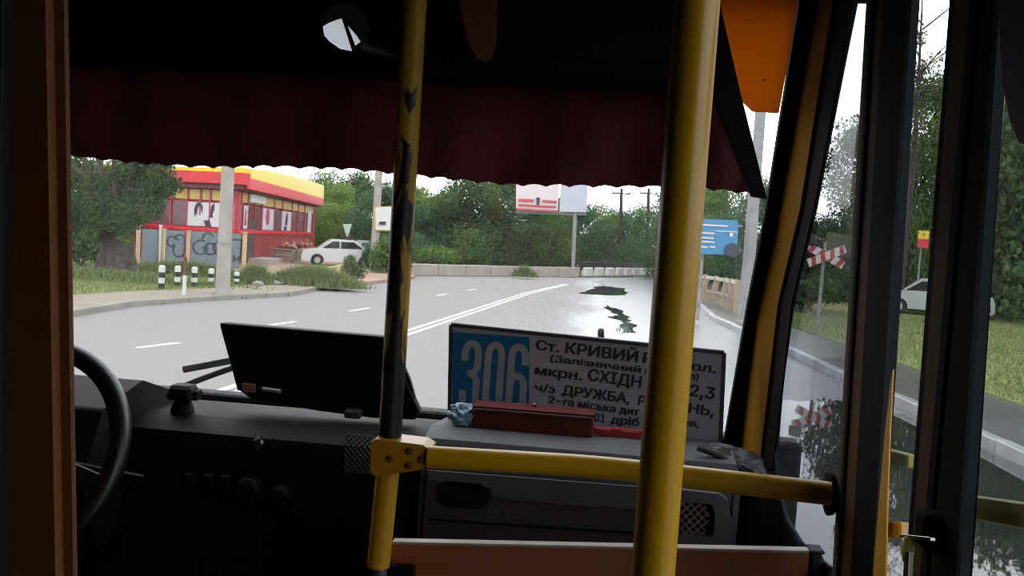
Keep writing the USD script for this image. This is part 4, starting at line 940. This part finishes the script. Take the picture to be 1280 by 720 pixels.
# ------------------------------------------------------------------ dashboard
YD = 1.76
def dashboard():
    t = thing('dashboard', 'black and grey plastic dashboard under the windscreen', 'dashboard', A(-.6, 2.0, ZF))
    xr = ony(YD, 914, 650)[0]; xm = ony(YD, 524, 640)[0]
    # console in the middle and on the driver's side
    prof = [(2.24, ZF + .02), (2.24, 1.545), (2.05, 1.595), (1.86, 1.60), (1.80, 1.575), (1.78, 1.52), (1.78, ZF + .02)]
    part(t, 'console', extr(Polygon(prof), (XL + .02, 0, 0), (0, 1, 0), (0, 0, 1), xm - XL - .02), DASHK, smooth=30)
    # passenger side
    prof = [(2.24, ZF + .02), (2.24, 1.55), (2.08, 1.60), (1.84, 1.628), (1.775, 1.615), (1.755, 1.585), (1.75, 1.5), (1.745, 1.30), (1.76, ZF + .02)]
    part(t, 'top_pad', extr(Polygon([(2.24, 1.5), (2.24, 1.55), (2.08, 1.60), (1.84, 1.628), (1.775, 1.615), (1.755, 1.585), (1.755, 1.53), (1.9, 1.5)]), (xm, 0, 0), (0, 1, 0), (0, 0, 1), xr - xm + .005), DASHT, smooth=40)
    part(t, 'front_panel', extr(Polygon([(2.24, ZF + .02), (2.24, 1.5), (1.9, 1.5), (1.765, 1.528), (1.75, 1.5), (1.745, 1.32), (1.76, ZF + .02)]), (xm, 0, 0), (0, 1, 0), (0, 0, 1), xr - xm), DASHF, smooth=40)
    # glovebox lid with its sunk handle
    g = [ony(1.745, *p) for p in [(532, 592), (790, 612), (790, 676), (526, 668)]]
    o = g[0]; lid = part(t, 'glovebox_lid', slab([ony(1.742, *p) for p in [(535, 589), (838, 614), (838, 694), (529, 672)]], .008), DASHF)
    part(t, 'ledge', slab([ony(1.73, *p) for p in [(535, 587), (830, 610), (830, 638), (640, 624), (536, 598)]], .006), DASHT)
    hd = [(548, 606), (556, 601), (600, 604), (612, 612), (610, 630), (598, 636), (560, 634), (548, 626)]
    part(lid, 'handle', slab([ony(1.728, *p) for p in hd], .004), DASHK, label='dark sunk handle')
    part(lid, 'latch', slab([ony(1.726, *p) for p in [(600, 608), (614, 609), (614, 624), (600, 623)]], .006), DASHK)
    part(t, 'seam', slab([ony(1.732, *p) for p in [(536, 648), (838, 668), (838, 670), (536, 650)]], .003), DASHK)
    # speaker with its diamond grille at the end
    fr = [(842, 608), (898, 614), (908, 622), (914, 650), (912, 690), (842, 690)]
    inn = [(850, 623), (888, 627), (893, 640), (890, 668), (848, 666)]
    part(t, 'speaker_frame', slab([ony(1.725, *p) for p in fr], .02, [[ony(1.725, *p) for p in inn]]), DASHT)
    part(t, 'speaker_recess', slab([ony(1.735, *p) for p in inn], .003), DASHK)
    def grille(poly, y, mat, pitch, w):
        P = [ony(y, *p) for p in poly]; o = P[0]; ex, ez = A(1, 0, 0), A(0, 0, 1)
        sh = Polygon([((p - o) @ ex, (p - o) @ ez) for p in P]); x0, z0, x1, z1 = sh.bounds; ls = []
        for s in (-1, 1):
            k = x0 - (z1 - z0) * 1.2
            while k < x1 + (z1 - z0) * 1.2:
                ls.append(LineString([(k, z0 if s > 0 else z1), (k + (z1 - z0) * .95, z1 if s > 0 else z0)]).buffer(w, cap_style=2)); k += pitch
        return extr(unary_union(ls).intersection(sh), o, ex, ez, .003)
    part(t, 'speaker_grille', grille([(850, 666), (880, 668), (887, 645), (880, 626), (850, 624)], 1.722, pm('grille_metal', (176, 176, 178), .35, .1, 8, metallic=.6), .0165, .0016), _m['grille_metal'], label='silvery diamond mesh grille')
    part(t, 'vent_grille', grille([(430, 590), (464, 592), (466, 545), (432, 541)], 1.772, pm('grille_dark', (70, 72, 76), .5, .1, 8), .012, .0014), _m['grille_dark'], label='dark diamond mesh grille by the clamp')
    part(t, 'screw', lathe([(0, 0), (.005, 0), (.004, .004), (0, .004)], ony(1.72, 891, 682), (0, -1, 0), 10), CHROME)
    # ignition lock, control knobs and switches
    part(t, 'ignition_lock', lathe([(0, 0), (.013, 0), (.013, .012), (.009, .016), (.004, .016), (.004, .012), (0, .012)], ony(1.775, 325, 553), (0, -1, 0), 20), CHROME, smooth=30)
    for px, py, r in [(312, 612, .03), (352, 618, .022), (370, 637, .006)]:
        k = part(t, 'knob', lathe([(0, 0), (r, 0), (r * .92, .018), (r * .7, .022), (0, .022)], ony(1.775, px, py), (0, -1, 0), 20), DASHK, smooth=30)
        if r > .01: part(k, 'ring', lathe([(r * 1.0, .0), (r * 1.08, .0), (r * 1.06, .006), (r * 1.0, .006)], ony(1.775, px, py), (0, -1, 0), 24), pm('ring_metal', (120, 122, 126), .25, .1, 8, metallic=.9))
    for k in range(3): part(t, 'switch', bx(ony(1.77, 238 + k * 22, 600 + k), (.022, .012, .03), .003), DASHK)
    part(t, 'side_end', extr(Polygon([(1.76, 1.30), (1.75, 1.56), (1.80, 1.61), (2.2, 1.56), (2.2, 1.30)]), (xr, 0, 0), (0, 1, 0), (0, 0, 1), .012), DASHT)
    # instrument hood before the driver
    hp = [(1.64, 1.50), (1.70, 1.62), (1.84, 1.655), (2.0, 1.60), (2.0, 1.45), (1.70, 1.35)]
    xa, xb = -1.45, ony(1.75, 204, 500)[0] - .10
    part(t, 'instrument_hood', extr(Polygon(hp).buffer(.02), (xa, 0, 0), (0, 1, 0), (0, 0, 1), xb - xa), DASHK, smooth=30)
dashboard()
def wheel():
    c = ony(1.5, 20, 562); n = unit(A(0, -1, .45)); t = thing('steering_wheel', 'black steering wheel before the instrument hood', 'steering wheel', c)
    ex = A(1, 0, 0); ey = np.cross(n, ex); R_ = .205
    a = np.linspace(0, 2 * pi, 49); pts = [c + R_ * (cos(q) * ex + sin(q) * ey) for q in a]
    ring = trimesh.creation.torus(R_, .020, major_sections=56, minor_sections=14); ring.apply_transform(frame(c, ex, ey)); part(t, 'rim', ring, pm('wheel_rubber', (18, 18, 20), .35, .15, 30), smooth=True)
    hub = lathe([(0, -.05), (.06, -.05), (.075, -.01), (.06, .02), (0, .025)], c - n * .03, n, 24); part(t, 'hub', hub, DASHK, smooth=30)
    for q in (-15, 195, 270):
        e = c + R_ * (cos(radians(q)) * ex + sin(radians(q)) * ey); part(t, 'spoke', beam(c - n * .03, e, .035, .012, up=n), pm('spoke_metal', (90, 92, 96), .3, .1, 8, metallic=.7))
    part(t, 'column', tube([c - n * .06, c - n * .32], .035, 14), DASHK)
    part(t, 'stalk', tube([c - n * .12, c - n * .12 + ex * .2 + A(0, 0, -.02)], .008, 8), DASHK)
wheel()
def seat():
    p = ony(1.0, 96, 706); t = thing('driver_seat', 'grey-edged driver seat behind the board partition', 'seat', A(p[0] - .25, 1.05, ZF))
    g = hullbox((.48, .1, p[2] - 1.12), .045); g.apply_translation(A(p[0] - .25, 1.0, (p[2] + 1.12) / 2)); part(t, 'backrest', g, DARKV)
    ring = [A(p[0] - .46, .955, 1.2), A(p[0] - .46, .955, p[2] - .03), A(p[0] - .02, .955, p[2] - .03), A(p[0] - .02, .955, 1.2)]; part(t, 'piping', tube(bend(ring, .06, 6), .008, 8), pm('seat_piping', (150, 152, 156), .6, .1, 10))
    part(t, 'cushion', bx(A(p[0] - .25, 1.22, 1.08), (.48, .46, .12), .04), DARKV); part(t, 'pedestal', bx(A(p[0] - .25, 1.2, (ZF + 1.02) / 2), (.3, .3, 1.02 - ZF), .02), DASHK)
seat()
# dash-top phone cradle
p0 = ony(1.88, 229, 490); t = thing('phone_cradle', 'small black phone cradle on the dashboard beside the instrument hood', 'phone holder', p0 - A(0, 0, .03))
m = hullbox((.068, .05, .036), .008); v = m.vertices; v[:, 0] *= np.where(v[:, 2] > 0, .8, 1.0); m.apply_translation(p0); part(t, 'holder', m, DASHK)
part(t, 'foot', lathe([(0, 0), (.028, 0), (.022, .02), (.012, .03), (0, .03)], p0 - A(0, 0, .046), n=16), DASHK); part(t, 'clip', bx(p0 + A(.036, 0, -.004), (.01, .03, .024), .003), DASHK)
# big black flared hood standing on the dashboard
def flap():
    y = 1.97
    out = [(278, 404), (382, 412), (480, 420.5), (500, 440), (514, 474), (525, 514), (520, 523), (470, 521), (400, 512), (318, 498), (303, 487), (298, 460), (290, 432)]
    t = thing('display_hood', 'large black flared plastic hood standing on the dashboard', 'display hood', ony(y, 400, 512))
    part(t, 'back_panel', slab([ony(y, *p) for p in out], .014), DASHK)
    ring = [ony(y - .016, *p) for p in out]
    part(t, 'top_lip', beam(ony(y - .01, 279, 405), ony(y - .01, 481, 422), .035, .008, b=.002), DASHK)
    part(t, 'side_lip', beam(ony(y - .01, 481, 421), ony(y - .01, 524, 514), .03, .008, b=.002), DASHK)
    part(t, 'side_lip', beam(ony(y - .01, 280, 406), ony(y - .01, 302, 487), .03, .008, b=.002), DASHK)
    part(t, 'bracket', bx(ony(y - .03, 442, 517), (.04, .03, .02), .004), DASHF)
flap()
p0 = ony(1.945, 311, 485); solo('pink_paper', bx(p0, (.034, .006, .022), .002), pm('pink_paper', (196, 130, 128), .7, .1, 10), 'scrap of pinkish paper at the foot of the black hood', 'paper')
p0 = ony(1.93, 338, 487); t = thing('pen', 'short pale pen lying at the foot of the black hood', 'pen', p0); part(t, 'barrel', tube([p0 - A(.02, 0, 0), p0 + A(.025, 0, -.002)], .005, 10), CARG); part(t, 'tip', lathe([(0.005, 0), (.001, .012), (0, .012)], p0 - A(.02, 0, 0), (-1, 0, 0), 10), DASHK)
# wipers outside the glass
for k, (pts, blade, lab) in enumerate([([(205, 492), (262, 470), (302, 456)], [(230, 462), (310, 447)], 'wiper arm showing beside the black hood'), ([(700, 530), (752, 470), (751, 414)], None, 'short black wiper tip sticking up above the route board')]):
    P = [onws(*p, -.04) for p in pts]; t = thing('wiper', lab, 'wiper', P[0])
    part(t, 'arm', tube(bend(P, .03, 4), .008, 8), TRIMBLK)
    if blade: part(t, 'blade', beam(onws(*blade[0], -.03), onws(*blade[1], -.03), .018, .018), TRIMBLK)
    else: part(t, 'blade', beam(onws(751, 412, -.03), onws(752, 430, -.03), .014, .014), TRIMBLK)

# ------------------------------------------------------------------ the route board 306
def route_board():
    y = 2.03; n = A(0, -1, 0)
    SW = (lambda: None)
    c = [ony(y, *p) for p in [(564, 405.5), (905, 440.5), (900, 556), (562, 524)]]
    t = thing('route_board', 'white route board with blue number 306 behind the windscreen', 'sign', (c[2] + c[3]) / 2)
    wl_ = lin((206, 202, 210))
    mat = usdkit.material(stage, '/World/Looks/board_plastic', {'p': ('principled_bsdf', {'base_color': tuple(wl_), 'roughness': .4}), 't': ('translucent_bsdf', {'color': tuple(wl_ * .8)}), 'm': ('mix_closure', {'fac': .3})}, [('p.BSDF', 'm.closure1'), ('t.BSDF', 'm.closure2')], surface='m.closure')
    bl = lin((0, 128, 180)); bmat = usdkit.material(stage, '/World/Looks/board_blue', {'p': ('principled_bsdf', {'base_color': tuple(bl), 'roughness': .4}), 't': ('translucent_bsdf', {'color': tuple(bl)}), 'm': ('mix_closure', {'fac': .2})}, [('p.BSDF', 'm.closure1'), ('t.BSDF', 'm.closure2')], surface='m.closure')
    FRM = pm('board_frame', (58, 52, 58), .5, .1, 10); INK = pm('board_ink', (20, 20, 28), .6, .1, 10)
    part(t, 'panel', slab(c, .004), mat)
    for a, b in zip(c, c[1:] + c[:1]): part(t, 'frame', beam(a, b, .012, .01, b=.002), FRM)
    yf = y - .0055
    part(t, 'number_panel', slab([ony(yf, *p) for p in [(566, 415), (662, 421.5), (661, 533), (566, 524)]], .001), bmat)
    ex = unit(c[1] - c[0])
    def T(s, p0, p1, h, mat=INK, nm='lettering', yy=yf, bold=True):
        a, b = ony(yy, *p0), ony(yy, *p1); hm = h / F * depth_of(a); part(t, nm, text_on(s, a, b, hm, n, bold=bold), mat)
    NUM = pm('board_number', (178, 176, 180), .5, .05, 10)
    def figure(ch):
        """A heavy narrow figure in a box 1 wide and 3.7 high."""
        arc = lambda cx, cy, rx, ry, a0, a1: [(cx + rx * cos(radians(q)), cy + ry * sin(radians(q))) for q in np.linspace(a0, a1, 22)]
        w = .17
        if ch == '0': g = LineString(arc(.5, 3.0, .33, .53, 0, 180) + arc(.5, .7, .33, .53, 180, 360) + [(.83, 3.0)])
        elif ch == '6': g = unary_union([LineString(arc(.5, 3.0, .33, .53, 0, 180) + arc(.5, .7, .33, .53, 180, 360) + arc(.5, 1.55, .33, .5, 0, 180)), LineString([(.83, 3.0), (.83, 2.62)])])
        else: g = unary_union([LineString([(.17, 2.62)] + arc(.5, 3.0, .33, .53, 180, 0) + [(.83, 2.45)] + arc(.45, 2.45, .38, .45, 0, -90)), LineString([(.35, 2.0)] + arc(.45, 1.5, .38, .48, 90, 0) + [(.83, .7)] + arc(.5, .7, .33, .53, 0, -180) + [(.17, 1.1)])])
        return g.buffer(w, cap_style=2)
    from shapely import affinity
    for s, x0, x1, top in (('3', 572, 597, 423.5), ('0', 601, 626, 425.5), ('6', 630, 656, 428)):
        bt = 514 + (x0 - 572) * .095; a, b, c2 = ony(yf - .0008, x0, bt), ony(yf - .0008, x1, bt + 2.4), ony(yf - .0008, x0, top)
        g = affinity.scale(figure(s), np.linalg.norm(b - a), (c2 - a)[2] / 3.7, origin=(0, 0))
        part(t, 'number', extr(g, a, unit(b - a), A(0, 0, 1), .0008), NUM)
    S_ = [('Ст.', (669, 436.5), (699, 440.5), 12), ('КРИВИЙ', (706, 441), (797, 452.5), 13.5), ('РІГ-Г', (803, 453.5), (860, 461.5), 13.5), ('ол.', (863.5, 462), (895, 466.5), 10.5),
          ('(Залізничний', (687, 451.5), (801, 466), 8), ('вокза', (806, 467), (858, 473.5), 8), ('л)', (861, 474), (873, 475.5), 8),
          ('мкрн.', (668, 467.5), (728, 475.5), 11.5), ('СХІДН', (734, 475), (801, 485), 14.5), ('ИЙ', (806, 486), (832, 489.5), 14.5), ('2,3', (861, 494), (893, 499), 14),
          ('ч/з', (668, 488), (694, 491.5), 9), ('ДРУЖБА,', (702, 493), (787, 504), 12), ('Р', (797, 506), (806, 507.5), 12), ('НЬ,', (860, 515.5), (892, 520), 12),
          ('2-га міська дит', (685, 503.5), (799, 519.5), 9), ('яча', (803, 520), (830, 524), 9),
          ('01', (742, 526), (756, 528), 10), ('дріб', (763, 528.5), (799, 533), 10), ('ня,', (858, 532), (873, 534), 9)]
    for s, p0, p1, h in S_: T(s, p0, p1, h)
    part(t, 'sticker', slab([ony(yf, *p) for p in [(868, 452), (872, 452), (872, 455), (868, 455)]], .0008), mat)
    for px in (600, 860): part(t, 'foot', bx(ony(y, px, 540 if px < 700 else 560), (.03, .04, .03), .005), FRM)
route_board()
# red-brown money box with a lifted lid
def money_box():
    y0 = 1.86; a, b, c_, d_ = [ony(y0, *p) for p in [(591, 510), (743, 522), (741, 569), (587, 552)]]
    t = thing('money_box', 'red-brown box with hinged lid on the dashboard before the route board', 'box', (c_ + d_) / 2)
    MB = pm('box_lacquer', (104, 34, 30), .35, .12, 8); dd = A(0, .05, 0)
    ex = unit(b - a); W_ = np.linalg.norm(b - a); H_ = a[2] - d_[2]
    m = hullbox((W_, .05, H_), .005); m.apply_transform(frame((a + b + c_ + d_) / 4 + dd / 2, ex, A(0, 1, 0))); part(t, 'body', m, MB)
    e, f = ony(y0, 597, 503), ony(y0, 742, 515.5)
    L_ = slab([a + A(.0, -.004, .0), b + A(0, -.004, .0), b + A(0, .05, .004), a + A(0, .05, .004)], .006); part(t, 'lid', L_, MB)
    part(t, 'lid_lip', beam(a + A(.004, -.006, -.003), b + A(-.004, -.006, -.003), .006, .01, b=.002), pm('box_lip', (76, 24, 22), .4, .1, 8))
    part(t, 'lid_knob', lathe([(0, 0), (.006, 0), (.007, .006), (0, .009)], (a + b) / 2 + A(0, .03, .008), n=12), MB)
    for px, py in ((598, 540), (733, 554)): part(t, 'stud', lathe([(0, 0), (.0035, 0), (.0025, .003), (0, .003)], ony(y0 - .002, px, py), (0, -1, 0), 10), CHROME)
money_box()
# blue and white crumpled wrap beside the box
g = trimesh.creation.icosphere(4, 1.0); nz = meshkit.fbm(g.vertices * 2.6, 4, 12); g.vertices *= (.75 + .9 * (nz - .3))[:, None]; g.vertices *= (.033, .03, .029); g.apply_translation(ony(1.88, 578, 519) )
solo('plastic_wrap', g, pm('pale_blue_plastic', (150, 186, 214), .4, .1, 20), 'crumpled pale blue plastic wrap beside the red-brown box', 'wrap', smooth=35)
g = trimesh.creation.icosphere(3, 1.0); nz = meshkit.fbm(g.vertices * 3, 4, 5); g.vertices *= (.7 + .9 * (nz - .3))[:, None]; g.vertices *= (.035, .03, .012); g.apply_translation(ony(1.87, 573, 540))
solo('grey_rag', g, pm('grey_rag_cloth', (110, 112, 114), .8, .3, 30), 'crumpled grey rag under the pale blue wrap', 'rag', smooth=35)
q = [ony(1.93, *p) for p in [(742, 532), (805, 537), (805, 546), (742, 541)]]
t = thing('red_folder', 'red folder lying before the route board beside the box', 'folder', (q[2] + q[3]) / 2); part(t, 'cover', slab(q, .02), pm('folder_red', (190, 44, 40), .4, .1, 10)); part(t, 'label_strip', slab([ony(1.908, *p) for p in [(746, 534.5), (764, 536), (764, 538), (746, 536.5)]], .001), pm('folder_print', (226, 150, 140), .5, .1, 60)); part(t, 'label_strip', slab([ony(1.908, *p) for p in [(778, 537.5), (797, 539), (797, 541), (778, 539.5)]], .001), _m['folder_print'])
# black bag in the corner
g = trimesh.creation.icosphere(5, 1.0); v = g.vertices; nz = meshkit.fbm(v * 2.2, 5, 21); v = v * (.82 + .55 * (nz - .4))[:, None]; v[:, 2] = np.where(v[:, 2] < 0, v[:, 2] * .7, v[:, 2]); g.vertices = v * (.10, .08, .042)
T_ = trimesh.transformations.rotation_matrix(.18, [0, 1, 0]); g.apply_transform(T_); g.apply_translation(ony(1.86, 913, 580))
t = thing('black_bag', 'crumpled black bag in the windscreen corner beside the yellow pillar', 'bag', ony(1.86, 913, 580) - A(0, 0, .04)); part(t, 'body', g, pm('bag_black', (38, 39, 42), .5, .3, 18, bump=.3, bscale=60), smooth=True)
st = [ony(1.80, *p) for p in [(872, 560), (895, 568), (920, 582), (945, 596)]]; part(t, 'strap', tube(bend(st, .02, 4), .006, 8), DARKV)

# ------------------------------------------------------------------ rails and poles
def rails():
    top, jn = ony(1.4, 519, 0), ony(1.4, 487, 555); d = (top - jn) / (top[2] - jn[2])
    at = lambda z: jn + d * (z - jn[2]); low = ony(1.4, 473, 707)
    t = thing('handrail', 'yellow handrail with a chipped upright, clamp and crossbar to the door post', 'handrail', at(ZF))
    part(t, 'upright', tube([at(ZC), at(jn[2])], .0198, 20), YCHIP, smooth=40, label='chipped black and yellow upright')
    part(t, 'lower_upright', tube([at(jn[2] - .04), low], .0198, 20), YLOW, smooth=40)
    part(t, 'foot_tube', tube([low + A(.003, 0, .01), at(ZF) + A(.003, 0, 0)], .012, 14), pm('foot_steel', (130, 130, 136), .4, .1, 8, metallic=.5), smooth=40)
    rp = [ony(1.37, 500, 569), ony(1.37, 535, 571), ony(1.385, 745, 583), onx(XR - .03, 1038, 617)]
    part(t, 'crossbar', tube(bend(rp[1:], .08, 8), .0185, 20), YTUBE, smooth=40)
    # clamp shell with four bolts
    sh = Polygon([(462, -548), (532, -552), (537, -560), (537, -578), (528, -586), (468, -596), (462, -590)])
    y = 1.365; P = [ony(y, *p) for p in [(463, 553), (470, 549), (528, 556), (537, 562), (537, 579), (528, 587), (470, 596), (463, 590)]]
    part(t, 'clamp', slab(P, -.055), BUSY); 
    for px, py in [(488, 573), (512, 564), (511, 582), (528, 573.5)]:
        part(t, 'bolt', lathe([(0, 0), (.0062, 0), (.0062, .003), (.004, .006), (0, .006)], ony(y, px, py), (0, -1, 0), 6), pm('rusty_bolt', (120, 52, 22), .6, .3, 60))
    part(t, 'flange', lathe([(0, 0), (.032, 0), (.034, .008), (.02, .012), (0, .012)], onx(XR - .02, 1041, 618), (-1, 0, 0), 20), TRIMBLK)
rails()
a, b = ony(.78, 872, 0), ony(.78, 816, 720); d = (a - b) / (a[2] - b[2]); f = lambda z: b + d * (z - b[2])
t = thing('grab_pole', 'thick yellow grab pole standing nearest the viewer', 'pole', f(ZF))
part(t, 'tube', tube([f(ZF), f(1.2), f(1.8), f(2.3), f(ZC)], .0202, 28), YTUBE, smooth=40); part(t, 'floor_flange', lathe([(0, 0), (.05, 0), (.045, .012), (.022, .016), (0, .016)], f(ZF), n=24), BUSY); part(t, 'ceiling_flange', lathe([(0, 0), (.05, 0), (.045, -.012), (.022, -.016), (0, -.016)], f(ZC), n=24), BUSY)
# plywood panel below the crossbar
q = [ony(1.45, *p) for p in [(490, 679), (1012, 690.5)]]; zb = ZF
t = thing('plywood_panel', 'brown plywood panel with pale top trim under the crossbar', 'panel', A(q[0][0], 1.45, zb))
part(t, 'board', slab([q[0], q[1], A(q[1][0], 1.45, zb), A(q[0][0], 1.45, zb)], -.016), PLY)
part(t, 'top_trim', beam(q[0] + A(0, .008, .001), q[1] + A(0, .008, .001), .02, .005, b=.001), pm('trim_pale', (180, 170, 160), .4, .08, 10))
part(t, 'bracket', bx(ony(1.44, 505, 716), (.04, .012, .03), .003), DASHK)
p = q[1]; t = thing('corner_post', 'short dark upright at the end of the plywood panel', 'post', A(p[0] + .012, 1.46, zb)); part(t, 'shaft', bx(A(p[0] + .012, 1.46, (zb + p[2]) / 2), (.02, .03, p[2] - zb), .004), DARKV); part(t, 'cap', bx(A(p[0] + .012, 1.46, p[2] + .003), (.024, .034, .006), .002), DARKV)

# ------------------------------------------------------------------ overhead
def curtain():
    y = 1.64; zt = ZC - .02
    x0 = XL + .03; bl, br = ony(y, 75, 195), ony(y, 938, 245); zb = (bl[2] + br[2]) / 2
    xr_b = br[0]; xr_t = ony(y, 872, -40)[0]
    t = thing('curtain', 'dark red fabric curtain with scalloped edge across the windscreen top', 'curtain', A(-.5, y, zb))
    nx, nz = 420, 26; V = []
    for j in range(nz + 1):
        v = j / nz
        for i in range(nx + 1):
            u = i / nx; xr_ = xr_b + (xr_t - xr_b) * v; x = x0 + (xr_ - x0) * u
            sc = .006 * abs(sin(pi * (x - x0) / .045)) ** .7
            z = zb - .004 + sc * (1 - v) ** 3 + (zt - zb) * v + .006 * sin(x * 9) * (1 - v)
            wob = .012 * (meshkit.fbm(A(x * 6, z * 5, 1.0), 3, 2) - .5) * 2 + .010 * sin(x * 31 + 1.5 * sin(z * 7 + x * 3)) * (.3 + .7 * (1 - v)) + .012 * (meshkit.fbm(A(x * 14, z * 9, 4.0), 3, 6) - .5) * 2
            V.append((x, y + wob - .02 * (1 - v) ** 2, z))
    V = np.array(V); W_ = nx + 1; i, j = np.meshgrid(np.arange(nx), np.arange(nz)); k = (j * W_ + i).ravel()
    f1 = np.vstack([np.c_[k, k + 1, k + W_ + 1], np.c_[k, k + W_ + 1, k + W_]])
    back = V + A(0, .004, 0); n0 = len(V)
    bottom = np.arange(nx); e = np.vstack([np.c_[bottom, bottom + n0, bottom + n0 + 1], np.c_[bottom, bottom + n0 + 1, bottom + 1]])
    m = trimesh.Trimesh(np.vstack([V, back]), np.vstack([f1, f1[:, ::-1] + n0, e]), process=False)
    MAR = pm('maroon_cloth', (128, 28, 42), .85, .15, 10, bump=.35, bscale=90, sheen=.2)
    part(t, 'cloth', m, MAR, smooth=60)
    # dark side hem
    hem = [(938, 246), (957, 249), (945, 200), (925, 120), (897, 0), (885, -50), (870, -50), (893, 130)]
    part(t, 'side_hem', slab([ony(y - .04, *p) for p in hem], .012), pm('black_hem', (14, 12, 14), .9, .2, 20), label='black side hem')
    part(t, 'rod', tube([A(XL + .02, y, zt), A(xr_t, y, zt)], .008, 10), DASHK)
curtain()
# black box overhead, in front of the curtain top
zs = ony(1.5, 500, 92)[2]
t = thing('overhead_locker', 'black overhead locker above the dark red curtain', 'casing', A(-.7, 1.5, zs))
xr = ony(1.5, 885, 100)[0]
part(t, 'box', bx(((XL + xr) / 2 + .01, 1.545, (zs + ZC) / 2), (xr - XL - .03, .11, ZC - zs), .02), DASHK); part(t, 'lip', bx(((XL + xr) / 2 + .01, 1.485, zs + .02), (xr - XL - .03, .012, .03), .004), DASHK)
# inside mirror
def mirror():
    y = 1.38; c = ony(y, 431, 34); n = None
    rd = unit(ray(428, 42)); out = unit(A(.67, -.62, -.35)); n = unit(out - rd)
    t = thing('rear_view_mirror', 'rounded rear-view mirror with a bright reflection under the locker', 'mirror', c)
    MIR = usdkit.material(stage, '/World/Looks/mirror_glass', {'g': ('glossy_bsdf', {'color': (.85, .86, .88), 'roughness': .0})}, [], surface='g.BSDF')
    def onp(px, py, off=0): d = ray(px, py); o = c + n * off; return EYE + d * ((o - EYE) @ n) / (d @ n)
    ring = [(431 + 31 * cos(q), 36 + 31 * sin(q)) for q in np.linspace(0, 2 * pi, 28)[:-1]]
    part(t, 'housing', slab([onp(*p) for p in ring], -.025), DASHK)
    part(t, 'glass', slab([onp(*p, .002) for p in [(403.5, 33), (415, 26), (427, 23), (433, 42), (440, 64), (425, 61), (412, 52), (405, 44)]], .001), MIR); part(t, 'glass', slab([onp(*p, .002) for p in [(434.5, 32), (440, 38), (446, 45), (450.5, 52), (444, 57)]], .001), MIR)  # glass cut to the outline of the bright reflection
    part(t, 'shade', slab([onp(*p, .004) for p in [(402, 32), (427, 22), (434, 30), (452, 50), (462, 30), (440, 5), (415, 5), (402, 18)]], .002), DASHK)  # dark plate stands in for the shaded upper part of the mirror
    part(t, 'arm', tube([onp(452, 58), ony(1.42, 480, 66), ony(1.44, 503, 68)], [.008, .006, .005], 10), DASHF); part(t, 'stem', tube([c + A(0, .03, 0), A(c[0], 1.46, ZC)], .008, 10), DASHK)
mirror()
pen = [(566, -60), (622, -60), (621, 20), (620, 58), (615, 72), (606, 79), (597, 74), (589, 60), (580, 25), (570, -20)]
t = thing('pennant', 'dim brown rounded leather pennant hanging beside the mirror', 'pennant', ony(1.40, 600, 78)); part(t, 'cloth', slab([ony(1.40, *p) for p in pen], .012), pm('brown_leather', (112, 58, 20), .7, .2, 12)); part(t, 'cord', tube([ony(1.40, 594, -55), A(ony(1.40, 594, -55)[0], 1.40, ZC)], .003, 8), DASHK)
# orange see-through sun visor at the top of the windscreen
ov = usdkit.material(stage, '/World/Looks/orange_visor', {'p': ('principled_bsdf', {'base_color': tuple(lin((150, 84, 10))), 'roughness': .3}), 't': ('translucent_bsdf', {'color': tuple(lin((182, 124, 24)) * 1.35 / ALBEDO / 1.0 * .74)}), 'm': ('mix_closure', {'fac': .75})}, [('p.BSDF', 'm.closure1'), ('t.BSDF', 'm.closure2')], surface='m.closure')
vq = [(880, -60), (1007, -60), (997, 0), (986, 70), (973, 141), (940, 139), (900, 100)]
t = thing('sun_visor', 'orange translucent sun visor in the windscreen corner', 'sun visor', onws(950, 139, .03)); part(t, 'sheet', slab([onws(*p, .035) for p in vq], .004), ov); part(t, 'rivet', lathe([(0, 0), (.003, 0), (.002, .002), (0, .002)], onws(955, 100, .04), (0, -1, 0), 8), CHROME)
part(t, 'clip', bx(onws(960, -30, .05), (.05, .02, .02), .004), DASHK)
